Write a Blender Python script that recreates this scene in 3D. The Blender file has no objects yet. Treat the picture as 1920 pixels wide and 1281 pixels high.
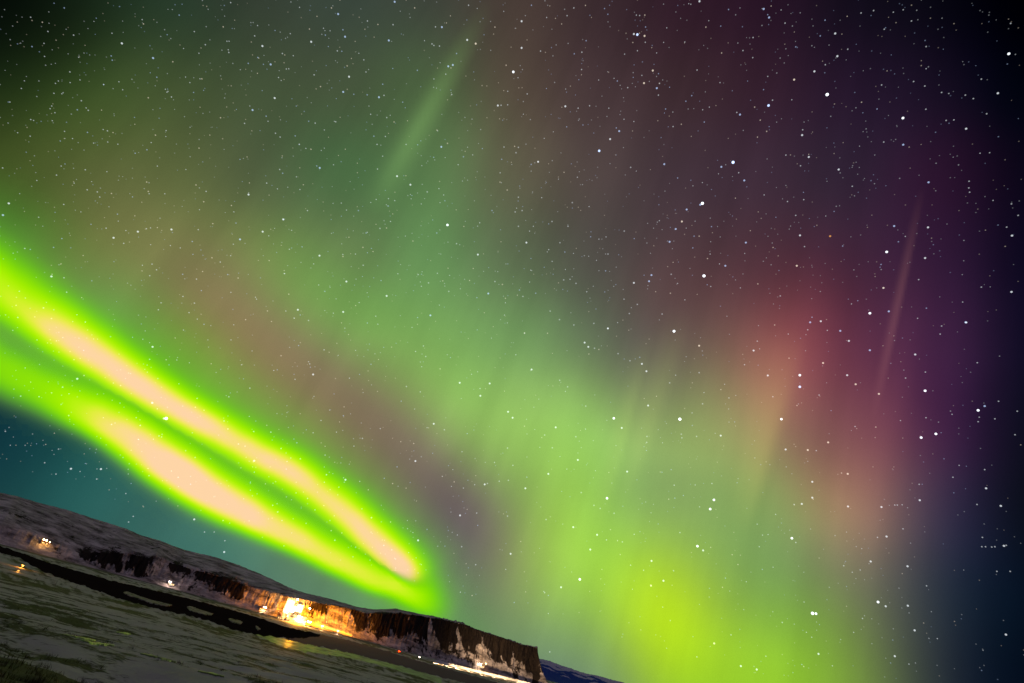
import bpy, bmesh, math, random
from mathutils import Vector, Matrix, noise
from mathutils.bvhtree import BVHTree
random.seed(11)
S = bpy.context.scene
COL = S.collection
R = math.radians
# ------------------------------------------------------------------ camera
CAM_Z = 16.0
PITCH, ROLL, FPX = R(29.1), R(15.1), 1920*20/36.0
CAM = Vector((0, 0, CAM_Z))
F = Vector((0, math.cos(PITCH), math.sin(PITCH)))
R0 = Vector((1, 0, 0)); U0 = Vector((0, -math.sin(PITCH), math.cos(PITCH)))
XI = R0*math.cos(ROLL) + U0*math.sin(ROLL)
UP = -R0*math.sin(ROLL) + U0*math.cos(ROLL)
cam_d = bpy.data.cameras.new('camera'); cam = bpy.data.objects.new('camera', cam_d); COL.objects.link(cam)
cam_d.sensor_width = 36; cam_d.lens = 20; cam_d.clip_start = 0.05; cam_d.clip_end = 400000
M3 = Matrix((XI, UP, -F)).transposed().to_4x4(); M3.translation = CAM
cam.matrix_world = M3
S.camera = cam
S.view_settings.view_transform = 'Standard'; S.view_settings.look = 'None'
S.view_settings.exposure = 0; S.view_settings.gamma = 1

def ray(x, y):
    """direction in the world of a point of the night sky or the land, measured on the photograph"""
    return (F*FPX + XI*(x-960) + UP*(640.5-y)).normalized()
def azel(x, y):
    d = ray(x, y); return math.atan2(d.x, d.y), math.asin(d.z)
def lin(c):
    return tuple((v/255/12.92) if v <= 10 else ((v/255+.055)/1.055)**2.4 for v in c)

# ------------------------------------------------------------------ world: night sky with diffuse auroral veil
W = bpy.data.worlds.new('World'); S.world = W; W.use_nodes = True
W.cycles.sampling_method = 'MANUAL'; W.cycles.sample_map_resolution = 256
SKY = [  # x, y, r, g, b   colour of the sky towards that bearing
 (0,0,6,12,7),(160,0,22,36,22),(320,0,40,58,42),(480,0,52,62,50),(640,0,58,70,60),(800,0,64,70,60),(960,0,74,62,56),(1120,0,60,44,48),(1280,0,48,28,40),(1440,0,38,20,36),(1600,0,20,14,28),(1760,0,7,6,16),(1920,0,0,0,3),
 (0,160,28,42,20),(160,160,52,70,34),(320,160,68,84,50),(480,160,66,80,55),(640,160,70,84,60),(800,160,74,94,62),(960,160,84,74,62),(1120,160,70,54,56),(1280,160,58,40,46),(1440,160,50,30,44),(1600,160,36,22,42),(1760,160,22,14,32),(1920,160,1,3,12),
 (0,320,66,84,36),(160,320,88,98,54),(320,320,92,102,60),(480,320,84,98,66),(640,320,76,108,68),(800,320,88,116,74),(960,320,94,92,72),(1120,320,80,68,66),(1280,320,66,50,58),(1440,320,60,42,56),(1600,320,46,32,50),(1760,320,42,20,44),(1920,320,10,6,22),
 (0,450,70,130,40),(160,480,108,124,64),(320,480,124,126,76),(640,480,104,132,78),(800,480,98,136,82),(960,480,92,108,78),(1120,480,82,78,72),(1280,480,80,60,64),(1440,480,80,50,60),(1600,480,66,38,58),(1760,480,50,26,54),(1920,480,12,8,28),
 (200,600,106,160,72),(800,620,122,166,90),(960,640,116,156,92),(1120,640,98,112,84),(1280,640,104,92,80),(1400,640,128,90,82),(1490,650,138,78,82),(1470,710,156,92,86),(1400,560,96,60,66),(1520,560,98,50,64),(1560,720,112,62,76),(1600,640,94,50,70),(1760,640,66,34,66),(1920,640,16,12,34),
 (380,580,138,124,84),(480,650,142,121,87),(580,720,138,115,90),(680,790,130,107,92),(770,870,119,97,95),(845,945,107,89,96),(880,1030,103,88,98),(915,1120,114,108,102),
 (450,490,122,130,78),(550,560,120,150,80),(650,630,124,158,86),(745,700,134,164,90),(840,780,140,176,94),(925,860,146,184,94),(975,950,124,142,92),(990,1050,128,150,92),
 (330,660,112,170,50),(420,735,122,166,62),(520,800,124,160,66),(620,870,124,148,72),(710,950,118,142,78),(790,1030,106,130,88),(840,1110,104,140,88),
 (0,840,16,54,62),(100,860,26,74,74),(960,780,144,184,96),(1120,780,140,182,96),(1280,780,144,162,98),(1420,780,148,130,94),(1540,790,126,84,82),(1620,820,124,76,82),(1760,800,68,36,68),(1920,800,14,14,30),
(1000,900,146,188,86),
 (160,930,40,92,88),(280,960,52,98,90),(420,1030,72,120,106),(540,1060,92,130,104),(1060,980,158,206,78),(1160,980,146,190,86),(1280,960,138,170,92),(1440,960,132,158,92),(1600,940,152,118,96),(1760,960,60,50,72),(1920,960,11,15,27),
 (650,1100,100,140,100),(980,1110,140,160,92),(1090,1060,158,206,76),(1040,1130,148,190,82),(1140,1140,160,206,68),(1220,1060,158,206,72),(1245,1130,186,224,26),(1360,1040,142,182,86),(1440,1120,120,160,76),(1600,1100,118,124,90),(1760,1120,42,50,60),(1920,1120,6,17,32),
 (800,1150,96,150,92),(940,1180,110,148,92),(1020,1220,112,136,110),(1120,1200,136,170,92),(1245,1190,182,220,24),(1120,1270,122,152,104),(1280,1260,152,202,50),(1440,1240,142,192,50),(1580,1240,122,158,66),(1680,1230,84,92,70),(1780,1270,32,42,50),(1920,1270,5,14,28),
 (1000,1060,148,190,84),(1290,560,98,70,70),(1350,700,124,108,84),(1215,720,104,104,84),(860,1180,96,150,84),(1352,1132,140,178,72),(1086,1205,128,162,100),(1370,1220,160,208,44),(1500,1200,134,180,58),
 (60,60,14,24,12),(80,250,62,80,34),(300,1150,60,110,96),(0,1000,30,70,70),(600,1240,80,120,96),
]
nt = W.node_tree; N = nt.nodes; L = nt.links; N.clear()
tc = N.new('ShaderNodeTexCoord')
nrm = N.new('ShaderNodeVectorMath'); nrm.operation = 'NORMALIZE'; L.new(tc.outputs['Generated'], nrm.inputs[0])
K = 215.0
acc = None; wsum = None
FALL, W0 = (0.088, 0.080, 0.112), 1e-6
import numpy as np
DV = np.array([ray(q[0], q[1]) for q in SKY]); TG = np.sqrt(np.array([lin(q[2:]) for q in SKY]))
KV = np.array([K*(1+((q[0]-960)**2+(q[1]-640)**2)/FPX**2)**0.9 for q in SKY])
AM = np.exp(KV[None, :]*(DV@DV.T-1)); AM = AM/(AM.sum(1, keepdims=True)+W0)
LAM = .03                                    # weights solved so that the veil takes the listed colours at the listed bearings
CF = np.linalg.solve(AM.T@AM+LAM*np.eye(len(SKY)), AM.T@TG+LAM*TG)
for i_, (x, y, r, g, b) in enumerate(SKY):
    d = Vector(DV[i_]); k = float(KV[i_])
    dt = N.new('ShaderNodeVectorMath'); dt.operation = 'DOT_PRODUCT'; L.new(nrm.outputs[0], dt.inputs[0]); dt.inputs[1].default_value = d
    ma = N.new('ShaderNodeMath'); ma.operation = 'MULTIPLY_ADD'; L.new(dt.outputs['Value'], ma.inputs[0]); ma.inputs[1].default_value = k; ma.inputs[2].default_value = -k
    ex = N.new('ShaderNodeMath'); ex.operation = 'EXPONENT'; L.new(ma.outputs[0], ex.inputs[0])
    vs_ = N.new('ShaderNodeVectorMath'); vs_.operation = 'SCALE'; vs_.inputs[0].default_value = tuple(float(v) for v in CF[i_]); L.new(ex.outputs[0], vs_.inputs['Scale'])
    va = N.new('ShaderNodeVectorMath'); va.operation = 'ADD'; L.new(vs_.outputs[0], va.inputs[0])
    ad = N.new('ShaderNodeMath'); ad.operation = 'ADD'; L.new(ex.outputs[0], ad.inputs[0])
    if acc is None:
        va.inputs[1].default_value = tuple(math.sqrt(v)*W0 for v in FALL); ad.inputs[1].default_value = W0
    else:
        L.new(acc.outputs[0], va.inputs[1]); L.new(wsum.outputs[0], ad.inputs[1])
    acc, wsum = va, ad
inv = N.new('ShaderNodeMath'); inv.operation = 'DIVIDE'; inv.inputs[0].default_value = 1.0; L.new(wsum.outputs[0], inv.inputs[1])
sc = N.new('ShaderNodeVectorMath'); sc.operation = 'SCALE'; mx0 = N.new('ShaderNodeVectorMath'); mx0.operation = 'MAXIMUM'; L.new(acc.outputs[0], mx0.inputs[0]); L.new(mx0.outputs[0], sc.inputs[0]); L.new(inv.outputs[0], sc.inputs['Scale'])
sq = N.new('ShaderNodeVectorMath'); sq.operation = 'MULTIPLY'; L.new(sc.outputs[0], sq.inputs[0]); L.new(sc.outputs[0], sq.inputs[1]); sc = sq
# patchy unevenness of the veil
nz = N.new('ShaderNodeTexNoise'); nz.inputs['Scale'].default_value = 5.0; nz.inputs['Detail'].default_value = 3; L.new(nrm.outputs[0], nz.inputs['Vector'])
mr = N.new('ShaderNodeMapRange'); L.new(nz.outputs[0], mr.inputs[0]); mr.inputs[3].default_value = 0.83; mr.inputs[4].default_value = 1.17
nz2 = N.new('ShaderNodeTexNoise'); nz2.inputs['Scale'].default_value = 900.0; nz2.inputs['Detail'].default_value = 1; L.new(nrm.outputs[0], nz2.inputs['Vector'])
mr2 = N.new('ShaderNodeMapRange'); L.new(nz2.outputs[0], mr2.inputs[0]); mr2.inputs[3].default_value = 0.9; mr2.inputs[4].default_value = 1.1
POLE = ray(1864, -1654)
pd = N.new('ShaderNodeVectorMath'); pd.operation = 'DOT_PRODUCT'; L.new(nrm.outputs[0], pd.inputs[0]); pd.inputs[1].default_value = POLE
ps = N.new('ShaderNodeVectorMath'); ps.operation = 'SCALE'; ps.inputs[0].default_value = POLE; L.new(pd.outputs['Value'], ps.inputs['Scale'])
pb = N.new('ShaderNodeVectorMath'); pb.operation = 'SUBTRACT'; L.new(nrm.outputs[0], pb.inputs[0]); L.new(ps.outputs[0], pb.inputs[1])
pn = N.new('ShaderNodeVectorMath'); pn.operation = 'NORMALIZE'; L.new(pb.outputs[0], pn.inputs[0])
pz = N.new('ShaderNodeVectorMath'); pz.operation = 'SCALE'; pz.inputs[0].default_value = tuple(POLE*.10); L.new(pd.outputs['Value'], pz.inputs['Scale'])
pa = N.new('ShaderNodeVectorMath'); pa.operation = 'ADD'; L.new(pn.outputs[0], pa.inputs[0]); L.new(pz.outputs[0], pa.inputs[1])
rz_ = N.new('ShaderNodeTexNoise'); rz_.inputs['Scale'].default_value = 13.0; rz_.inputs['Detail'].default_value = 3; rz_.inputs['Roughness'].default_value = .55; L.new(pa.outputs[0], rz_.inputs['Vector'])
rm = N.new('ShaderNodeMapRange'); L.new(rz_.outputs[0], rm.inputs[0]); rm.inputs[1].default_value = .25; rm.inputs[2].default_value = .75; rm.inputs[3].default_value = 0.90; rm.inputs[4].default_value = 1.10
rmm = N.new('ShaderNodeMath'); rmm.operation = 'MULTIPLY'; L.new(rm.outputs[0], rmm.inputs[0]); L.new(mr.outputs[0], rmm.inputs[1]); mr = rmm
mm = N.new('ShaderNodeMath'); mm.operation = 'MULTIPLY'; L.new(mr.outputs[0], mm.inputs[0]); L.new(mr2.outputs[0], mm.inputs[1])
sc2 = N.new('ShaderNodeVectorMath'); sc2.operation = 'SCALE'; L.new(sc.outputs[0], sc2.inputs[0]); L.new(mm.outputs[0], sc2.inputs['Scale'])
bg = N.new('ShaderNodeBackground'); L.new(sc2.outputs[0], bg.inputs['Color']); bg.inputs['Strength'].default_value = 1.0
wo = N.new('ShaderNodeOutputWorld'); L.new(bg.outputs[0], wo.inputs['Surface'])

# ------------------------------------------------------------------ helpers
def tag(o, label=None, cat=None, group=None, kind=None):
    if label: o['label'] = label
    if cat: o['category'] = cat
    if group: o['group'] = group
    if kind: o['kind'] = kind
    return o
def link(name, me, mat=None, parent=None):
    o = bpy.data.objects.new(name, me); COL.objects.link(o)
    if mat and not me.materials: me.materials.append(mat)
    if parent: o.parent = parent
    return o
def mesh_from(name, vs, fs, mat=None, parent=None, smooth=False):
    me = bpy.data.meshes.new(name); me.from_pydata([tuple(v) for v in vs], [], fs); me.update()
    if smooth: me.polygons.foreach_set('use_smooth', [True]*len(me.polygons))
    return link(name, me, mat, parent)
def empty(name, loc, rz=0):
    o = bpy.data.objects.new(name, None); COL.objects.link(o); o.location = loc; o.rotation_euler = (0, 0, rz)
    o.empty_display_size = 0.5
    return o
def nodes(name):
    m = bpy.data.materials.new(name); m.use_nodes = True
    t = m.node_tree; t.nodes.clear(); o = t.nodes.new('ShaderNodeOutputMaterial')
    return m, t, t.nodes, t.links, o
def plain(name, col, rough=.7, spec=.3, vary=.25, scale=3.0, bump=0.0):
    m, t, n, l, o = nodes(name)
    p = n.new('ShaderNodeBsdfPrincipled'); p.inputs['Roughness'].default_value = rough
    p.inputs['Specular IOR Level'].default_value = spec
    c = n.new('ShaderNodeTexCoord'); z = n.new('ShaderNodeTexNoise'); z.inputs['Scale'].default_value = scale; z.inputs['Detail'].default_value = 4
    l.new(c.outputs['Object'], z.inputs['Vector'])
    r = n.new('ShaderNodeMix'); r.data_type = 'RGBA'
    r.inputs[6].default_value = tuple(v*(1-vary) for v in col)+(1,); r.inputs[7].default_value = tuple(min(1, v*(1+vary)) for v in col)+(1,)
    l.new(z.outputs[0], r.inputs[0]); l.new(r.outputs[2], p.inputs['Base Color'])
    l.new(p.outputs[0], o.inputs[0])
    return m
def glow(name, col, st):
    m, t, n, l, o = nodes(name)
    e = n.new('ShaderNodeEmission'); e.inputs[0].default_value = col+(1,); e.inputs[1].default_value = st
    l.new(e.outputs[0], o.inputs[0]); return m
def fbm(p, o=4, h=.5):
    a = 1; s = 0; q = Vector(p)
    for i in range(o):
        s += a*noise.noise(q); q = q*2.03; a *= h
    return s
def interp(tab, x):
    if x <= tab[0][0]: return tab[0][1]
    for (a, b), (c, d) in zip(tab, tab[1:]):
        if x <= c: return b+(d-b)*(x-a)/(c-a)
    return tab[-1][1]

# ------------------------------------------------------------------ ground
DROP = [(0, 1.6), (7, 1.62), (20, 2.7), (50, 4.6), (128, 8.4), (210, 12.6), (290, 15.6), (320, 16.0), (1e6, 16.0)]
def drop(r):
    # smoothed profile
    s = 0
    for f in (.88, .94, 1, 1.06, 1.12): s += interp(DROP, r*f)
    return s/5
def ground_z(x, y):
    r = math.hypot(x, y)
    z = CAM_Z - drop(r)
    near = max(0, min(1, (285-r)/80))
    if near > 0:
        z += near*(fbm((x*.012, y*.012, 3.1), 3)*1.1*min(1, r/60) + fbm((x*.11, y*.16, 7.7), 4)*.42*min(1, r/14) + fbm((x*.9, y*.9, 1.7), 3)*.09)
    return z
def grassy(x, y):
    r = math.hypot(x, y)
    v = fbm((x*.045+5, y*.06, 2.2), 4, .6)*.7 + fbm((x*.30, y*.4, 9.2), 3, .6)*.55
    left = max(0, min(1, (math.degrees(math.atan2(-x, y))-24)/18)) if y > 0 else 0
    shore = .34*max(0, 1-abs(r-345)/70) if r < 430 else 0
    return v + .50*left*math.exp(-r/170) + .34*left*math.exp(-r/18) - .02 + shore
azs = []
a = -180.0
while a < 180:
    azs.append(a)
    a += 0.22 if -66 < a < 34 else 3.0
rs = [0.4]
while rs[-1] < 330: rs.append(rs[-1]*1.018+0.02)
while rs[-1] < 2500: rs.append(rs[-1]*1.06)
while rs[-1] < 70000: rs.append(rs[-1]*1.5)
vs = [(0, 0, ground_z(0, 0))]; fs = []; ga = [0.0]
for r in rs:
    for a in azs:
        x, y = r*math.sin(R(a)), r*math.cos(R(a))
        vs.append((x, y, ground_z(x, y))); ga.append(grassy(x, y))
n = len(azs)
for j in range(n): fs.append((0, 1+(j+1) % n, 1+j))
for i in range(len(rs)-1):
    for j in range(n):
        k = (j+1) % n
        fs.append((1+i*n+j, 1+i*n+k, 1+(i+1)*n+k, 1+(i+1)*n+j))
fs = [tuple(reversed(f)) if len(f) == 4 else f for f in fs]
def snow_ground_mat():
    m, t, n, l, o = nodes('snow_and_grass')
    p = n.new('ShaderNodeBsdfPrincipled'); p.inputs['Roughness'].default_value = .75; p.inputs['Specular IOR Level'].default_value = .25
    c = n.new('ShaderNodeTexCoord'); at = n.new('ShaderNodeAttribute'); at.attribute_name = 'turf'
    mp = n.new('ShaderNodeMapping'); mp.inputs['Scale'].default_value = (1, 1.3, 1); l.new(c.outputs['Object'], mp.inputs[0])
    def nz(s, d=5, r=.6):
        z = n.new('ShaderNodeTexNoise'); z.inputs['Scale'].default_value = s; z.inputs['Detail'].default_value = d; z.inputs['Roughness'].default_value = r
        l.new(mp.outputs[0], z.inputs['Vector']); return z
    z1, z2, z3 = nz(.35), nz(2.6), nz(.07, 8, .7)
    def math_(op, a, b):
        q = n.new('ShaderNodeMath'); q.operation = op
        for i, v in enumerate((a, b)):
            if hasattr(v, 'outputs'): l.new(v.outputs[2] if v.type == 'ATTRIBUTE' else v.outputs[0], q.inputs[i])
            else: q.inputs[i].default_value = v
        return q
    f = math_('ADD', at, math_('MULTIPLY', math_('SUBTRACT', z1, .5), 1.0))
    f = math_('ADD', f, math_('MULTIPLY', math_('SUBTRACT', z2, .5), 1.5))
    f = math_('ADD', f, math_('MULTIPLY', math_('SUBTRACT', z3, .5), 1.7))
    mr = n.new('ShaderNodeMapRange'); mr.interpolation_type = 'SMOOTHSTEP'; mr.inputs[1].default_value = -.04; mr.inputs[2].default_value = .34; l.new(f.outputs[0], mr.inputs[0])
    zc = nz(.12, 7, .7)
    sn = n.new('ShaderNodeMix'); sn.data_type = 'RGBA'; sn.inputs[6].default_value = (.20, .185, .19, 1); sn.inputs[7].default_value = (.72, .68, .70, 1); l.new(zc.outputs[0], sn.inputs[0])
    gr = n.new('ShaderNodeMix'); gr.data_type = 'RGBA'; gr.inputs[6].default_value = (.008, .007, .005, 1); gr.inputs[7].default_value = (.05, .040, .024, 1); l.new(z2.outputs[0], gr.inputs[0])
    mx = n.new('ShaderNodeMix'); mx.data_type = 'RGBA'; l.new(mr.outputs[0], mx.inputs[0]); l.new(sn.outputs[2], mx.inputs[6]); l.new(gr.outputs[2], mx.inputs[7])
    l.new(mx.outputs[2], p.inputs['Base Color'])
    bp = n.new('ShaderNodeBump'); bp.inputs['Strength'].default_value = .6; bp.inputs['Distance'].default_value = .25
    l.new(math_('ADD', z2, z1).outputs[0], bp.inputs['Height']); l.new(bp.outputs[0], p.inputs['Normal'])
    l.new(p.outputs[0], o.inputs[0]); return m
ground = mesh_from('ground', vs, fs, snow_ground_mat(), smooth=True)
at = ground.data.attributes.new('turf', 'FLOAT', 'POINT'); at.data.foreach_set('value', ga)
tag(ground, kind='structure')
bvh_ground = BVHTree.FromPolygons([Vector(v) for v in vs], fs)

def on_ground(x, y, lift=0.0):
    """where the line of sight of a photographed spot meets the land"""
    h = bvh_ground.ray_cast(CAM, ray(x, y))[0]
    return Vector((h.x, h.y, h.z+lift)) if h is not None else None
def on_plain(x, y, z=0.0):
    d = ray(x, y); k = (z-CAM_Z)/d.z
    return Vector((d.x*k, d.y*k, z))

# ------------------------------------------------------------------ ridge with its cliffs
crest = [(-140,884),(0,924),(30,930),(74,943),(125,956),(178,973),(238,992),(262,1003),(297,1013),(345,1031),(405,1045),(449,1060),(490,1077),(541,1101),(569,1111),(624,1124),(668,1138),(701,1143),(742,1141),(789,1152),(825,1159),(861,1166),(890,1179),(934,1193),(960,1201),(981,1209),(1008,1214)]
ctop = [(-140,985),(0,985),(130,1028),(152,1036),(200,1036),(240,1038),(265,1043),(278,1046),(291,1040),(318,1055),(359,1067),(416,1083),(453,1096),(495,1108),(530,1116),(569,1124),(602,1132),(661,1142),(679,1149),(701,1150),(752,1150),(786,1155),(835,1163),(869,1171),(908,1184),(947,1198),(981,1210),(1008,1215)]
cbot = [(-140,1000),(0,1005),(140,1040),(178,1063),(223,1074),(262,1082),(320,1076),(372,1090),(438,1122),(503,1140),(569,1152),(657,1175),(716,1190),(778,1196),(812,1208),(846,1220),(882,1216),(916,1222),(950,1244),(1000,1258),(1006,1259)]
foot = [(-140,1000),(0,1022),(119,1051),(259,1084),(312,1099),(400,1125),(438,1134),(503,1151),(569,1168),(635,1186),(679,1198),(723,1213),(804,1238),(882,1252),(934,1263),(1012,1283)]
def ae(tab): return [azel(*p) for p in tab]
crest, ctop, cbot, foot = ae(crest), ae(ctop), ae(cbot), ae(foot)
RF = [(azel(x, y)[0], r) for x, y, r in ((-140,1000,1150),(0,1022,1180),(320,1100,1240),(450,1138,1200),(548,1160,1125),(600,1175,1150),(700,1207,1200),(880,1252,1300),(1012,1283,1450))]
ROCKY = [(azel(x, y)[0], v) for x, y, v in ((-140,990,.0),(0,1000,.04),(130,1040,.3),(200,1050,1.3),(262,1070,1.25),(285,1075,.5),(330,1070,.8),(360,1080,.6),(400,1095,1.3),(440,1110,1.2),(465,1120,.2),(490,1125,.3),(505,1125,.5),(560,1140,.36),(640,1160,.5),(665,1165,.9),(690,1170,.8),(720,1170,1.35),(1010,1240,1.7))]
az0, az1 = crest[0][0], crest[-1][0]
NC = 1150; prof = []
def prof_rows(az, shrink=1.0, rad=0.0):
    """one vertical slice through the ridge: rows of (radius, height, rockiness)"""
    rf = interp(RF, az)
    def Z(el, r): return CAM_Z + r*math.tan(el)
    ef, eb, et, ec = interp(foot, az), interp(cbot, az), interp(ctop, az), interp(crest, az)
    et = min(et, ec-0.0004)
    eb = min(eb, et-.002); ef = min(ef, eb-.001)
    dcr = interp([(az0, 260), (azel(700,1140)[0], 170), (azel(830,1160)[0], 70), (az1, 26)], az)
    rb = rf+22; rt = rf+38; rc = rt+dcr
    pts = [(rf-14, min(Z(ef, rf)-3, -1.5), 0), (rf, Z(ef, rf), 0), (rb, Z(eb, rb), 1), (rt, Z(et, rt), 1), (rc, Z(ec, rc), 0), (rc+120, Z(ec, rc)*.8-4, 0), (rc+600, -6, 0)]
    n_ = (3, 16, 30, 22, 5, 4); out = []
    for i, k in enumerate(n_):
        a_, b_ = pts[i], pts[i+1]
        for j in range(k):
            t = j/k; tz = t
            if i == 3: tz = t**.8
            out.append((a_[0]+(b_[0]-a_[0])*t, a_[1]+(b_[1]-a_[1])*tz, i, t))
    out.append((*pts[-1][:2], 6, 0))
    return out
rows = None; vs = []; fs = []; ra = []
cols = [az0+(az1-az0)*i/NC for i in range(NC+1)]
az_end = azel(1031, 1283)[0]
extra = 14
for ci, az in enumerate(cols+[az1+(az_end-az1)*((i+1)/extra)**1.0 for i in range(extra)]):
    endf = 0 if ci <= NC else (ci-NC)/extra
    pr = prof_rows(min(az, az1))
    rk = interp(ROCKY, az)
    for (r, z, seg, t) in pr:
        x, y = math.sin(az), math.cos(az)
        if endf:
            z = min(z, (6+ 62*(1-endf)**1.5)*(1.0) - (8 if seg == 0 else 0)) if endf < 1 else -4
        P = Vector((x*r, y*r, z))
        cz = {1: t*.6, 2: 1, 3: max(0, 1-t*3)}.get(seg, 0)
        if not endf and seg in (1, 2, 3) and cz > 0:
            # buttresses and gullies: push the face in and out along its length
            g = fbm((az*78, z*.012, .3), 3, .55)*11 + fbm((az*330, z*.05, 4.4), 3, .6)*5
            r2 = r - g*cz*(0.25+0.75*min(1, rk)) * (1 if seg < 3 else .5)
            if seg == 2 : r2 += 0
            P = Vector((x*r2, y*r2, z + fbm((az*500, z*.2, 8.8), 3)*1.6*cz*rk*(0 if t > .96 and seg==2 else 1)))
        if seg == 3 and t > 0 or seg == 1:
            P.z += fbm((P.x*.02, P.y*.02, 6.1), 4)*2.2*math.sin(math.pi*t)
            P.z += fbm((P.x*.11, P.y*.11, 2.1), 3)*.8*math.sin(math.pi*t)
        if seg == 4 and t == 0 and not endf:
            P.z += fbm((az*160, 0, 5.5), 3)*.7 + fbm((az*900, 0, 5.5), 2)*.3 + (fbm((az*260, 3, 5.5), 3)*2.6 if az > az1-.17 else 0)
        vs.append(P)
        sk = az + z*.00035
        bt = max(0, min(1, .58+1.0*fbm((sk*46, z*.010, 9.1), 4, .6)))             # buttress (1) or snow gully (0)
        bt2 = max(0, min(1, .5+1.3*fbm((sk*170, z*.04, 3.1), 3)))
        ext = .12+.72*bt+.35*(bt2-.5)
        hgt = t if seg == 2 else 0                       # 0 at the foot of the rock, 1 at the rim
        rv = 0
        if seg == 2: rv = rk*max(.25, min(1.2, 1.0+(hgt-(1-ext))*1.6))*(.45+.55*min(1, bt*2.5))
        elif seg == 1: rv = rk*(.16+.10*bt2+max(0, t-.6)*1.3*bt)
        elif seg == 3: rv = max(0, .8-t*3.5)*rk*(.3+.7*bt)
        if seg == 3 and az < azel(420,1100)[0]: rv = max(rv, .26*math.sin(math.pi*t))
        if endf: rv = 1.3*(1-endf)
        ra.append(rv)
    nr = len(pr)
nc = NC+1+extra
for i in range(nc-1):
    for j in range(nr-1):
        a_ = i*nr+j; fs.append((a_, a_+nr, a_+nr+1, a_+1))
def ridge_mat():
    m, t, n, l, o = nodes('snowy_cliff_rock')
    p = n.new('ShaderNodeBsdfPrincipled'); p.inputs['Roughness'].default_value = .85; p.inputs['Specular IOR Level'].default_value = .15
    c = n.new('ShaderNodeTexCoord'); at = n.new('ShaderNodeAttribute'); at.attribute_name = 'rock'
    def nz(s, d=5, sc=(1, 1, 1), r=.6):
        mp = n.new('ShaderNodeMapping'); mp.inputs['Scale'].default_value = sc; l.new(c.outputs['Object'], mp.inputs[0])
        z = n.new('ShaderNodeTexNoise'); z.inputs['Scale'].default_value = s; z.inputs['Detail'].default_value = d; z.inputs['Roughness'].default_value = r
        l.new(mp.outputs[0], z.inputs['Vector']); return z
    def mth(op, a, b):
        q = n.new('ShaderNodeMath'); q.operation = op
        for i, v in enumerate((a, b)):
            if isinstance(v, (int, float)): q.inputs[i].default_value = v
            else: l.new(v, q.inputs[i])
        return q.outputs[0]
    zb = nz(.035, 5, (1, 1, .35)).outputs[0]; zf = nz(.16, 5, (1, 1, .45), .65).outputs[0]; zs = nz(.25, 4, (1, 1, .12)).outputs[0]; zl = nz(.035, 9, (.6, 1, 2.6), .72).outputs[0]
    f = mth('MULTIPLY', at.outputs['Fac'], .95)
    f = mth('ADD', f, mth('MULTIPLY', mth('SUBTRACT', zb, .5), 2.3))
    f = mth('ADD', f, mth('MULTIPLY', mth('SUBTRACT', zf, .5), 1.3))
    f = mth('ADD', f, mth('MULTIPLY', mth('SUBTRACT', zs, .5), .5))
    mr = n.new('ShaderNodeMapRange'); mr.inputs[1].default_value = .44; mr.inputs[2].default_value = .62; l.new(f, mr.inputs[0])
    sn = n.new('ShaderNodeMix'); sn.data_type = 'RGBA'; sn.inputs[6].default_value = (.15, .13, .125, 1); sn.inputs[7].default_value = (.78, .70, .70, 1)
    l.new(mth('ADD', mth('MULTIPLY', mth('SUBTRACT', zl, .5), 4.5), .5), sn.inputs[0])
    rk = n.new('ShaderNodeMix'); rk.data_type = 'RGBA'; rk.inputs[6].default_value = (.012, .009, .008, 1); rk.inputs[7].default_value = (.042, .032, .028, 1); l.new(zs, rk.inputs[0])
    mx = n.new('ShaderNodeMix'); mx.data_type = 'RGBA'; l.new(mr.outputs[0], mx.inputs[0]); l.new(sn.outputs[2], mx.inputs[6]); l.new(rk.outputs[2], mx.inputs[7])
    l.new(mx.outputs[2], p.inputs['Base Color'])
    bp = n.new('ShaderNodeBump'); bp.inputs['Strength'].default_value = .8; bp.inputs['Distance'].default_value = 3.0
    l.new(mth('ADD', zf, zs), bp.inputs['Height']); l.new(bp.outputs[0], p.inputs['Normal'])
    l.new(p.outputs[0], o.inputs[0]); return m
ridge = mesh_from('ridge', vs, fs, ridge_mat(), smooth=True)
at = ridge.data.attributes.new('rock', 'FLOAT', 'POINT'); at.data.foreach_set('value', ra)
tag(ridge, kind='structure')
bvh_ridge = BVHTree.FromPolygons(vs, fs)
def land(x, y):
    d = ray(x, y); best = None
    for b in (bvh_ground, bvh_ridge):
        h = b.ray_cast(CAM, d)
        if h[0] is not None and (best is None or h[3] < best[1]): best = (h[0], h[3])
    return best[0]

# far mountains behind the end of the ridge
top = [(960,1228),(1005,1235),(1016,1234.5),(1030,1238),(1048,1245),(1070,1252),(1085,1258),(1100,1262),(1125,1267),(1150,1274),(1180,1282),(1215,1293),(1260,1306)]
top = ae(top); vs = []; fs = []; ra = []
NM = 160
for i in range(NM+1):
    az = top[0][0]+(top[-1][0]-top[0][0])*i/NM
    e = interp(top, az); D = 14000
    h = CAM_Z+D*math.tan(e)
    for j in range(25):
        t = j/24.0
        if t < .6: r = D-2600+2600*t/.6; z = h*(t/.6)**1.25
        else: r = D+2600*(t-.6)/.4; z = h*(1-(t-.6)/.4)
        if 0 < t < 1: z += fbm((az*60, t*3, 1), 4)*80*math.sin(math.pi*min(1, t/.6))*(h/700 if t < .6 else 0) + (fbm((az*420, 0, 4), 3)*14 if abs(t-.6) < .12 else 0)
        vs.append(Vector((math.sin(az)*r, math.cos(az)*r, z-1))); ra.append(t)
for i in range(NM):
    for j in range(24):
        a_ = i*25+j; fs.append((a_, a_+25, a_+26, a_+1))
m, t, n, l, o = nodes('blue_far_rock')
p = n.new('ShaderNodeBsdfPrincipled'); p.inputs['Roughness'].default_value = .9; p.inputs['Specular IOR Level'].default_value = .1
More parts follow.
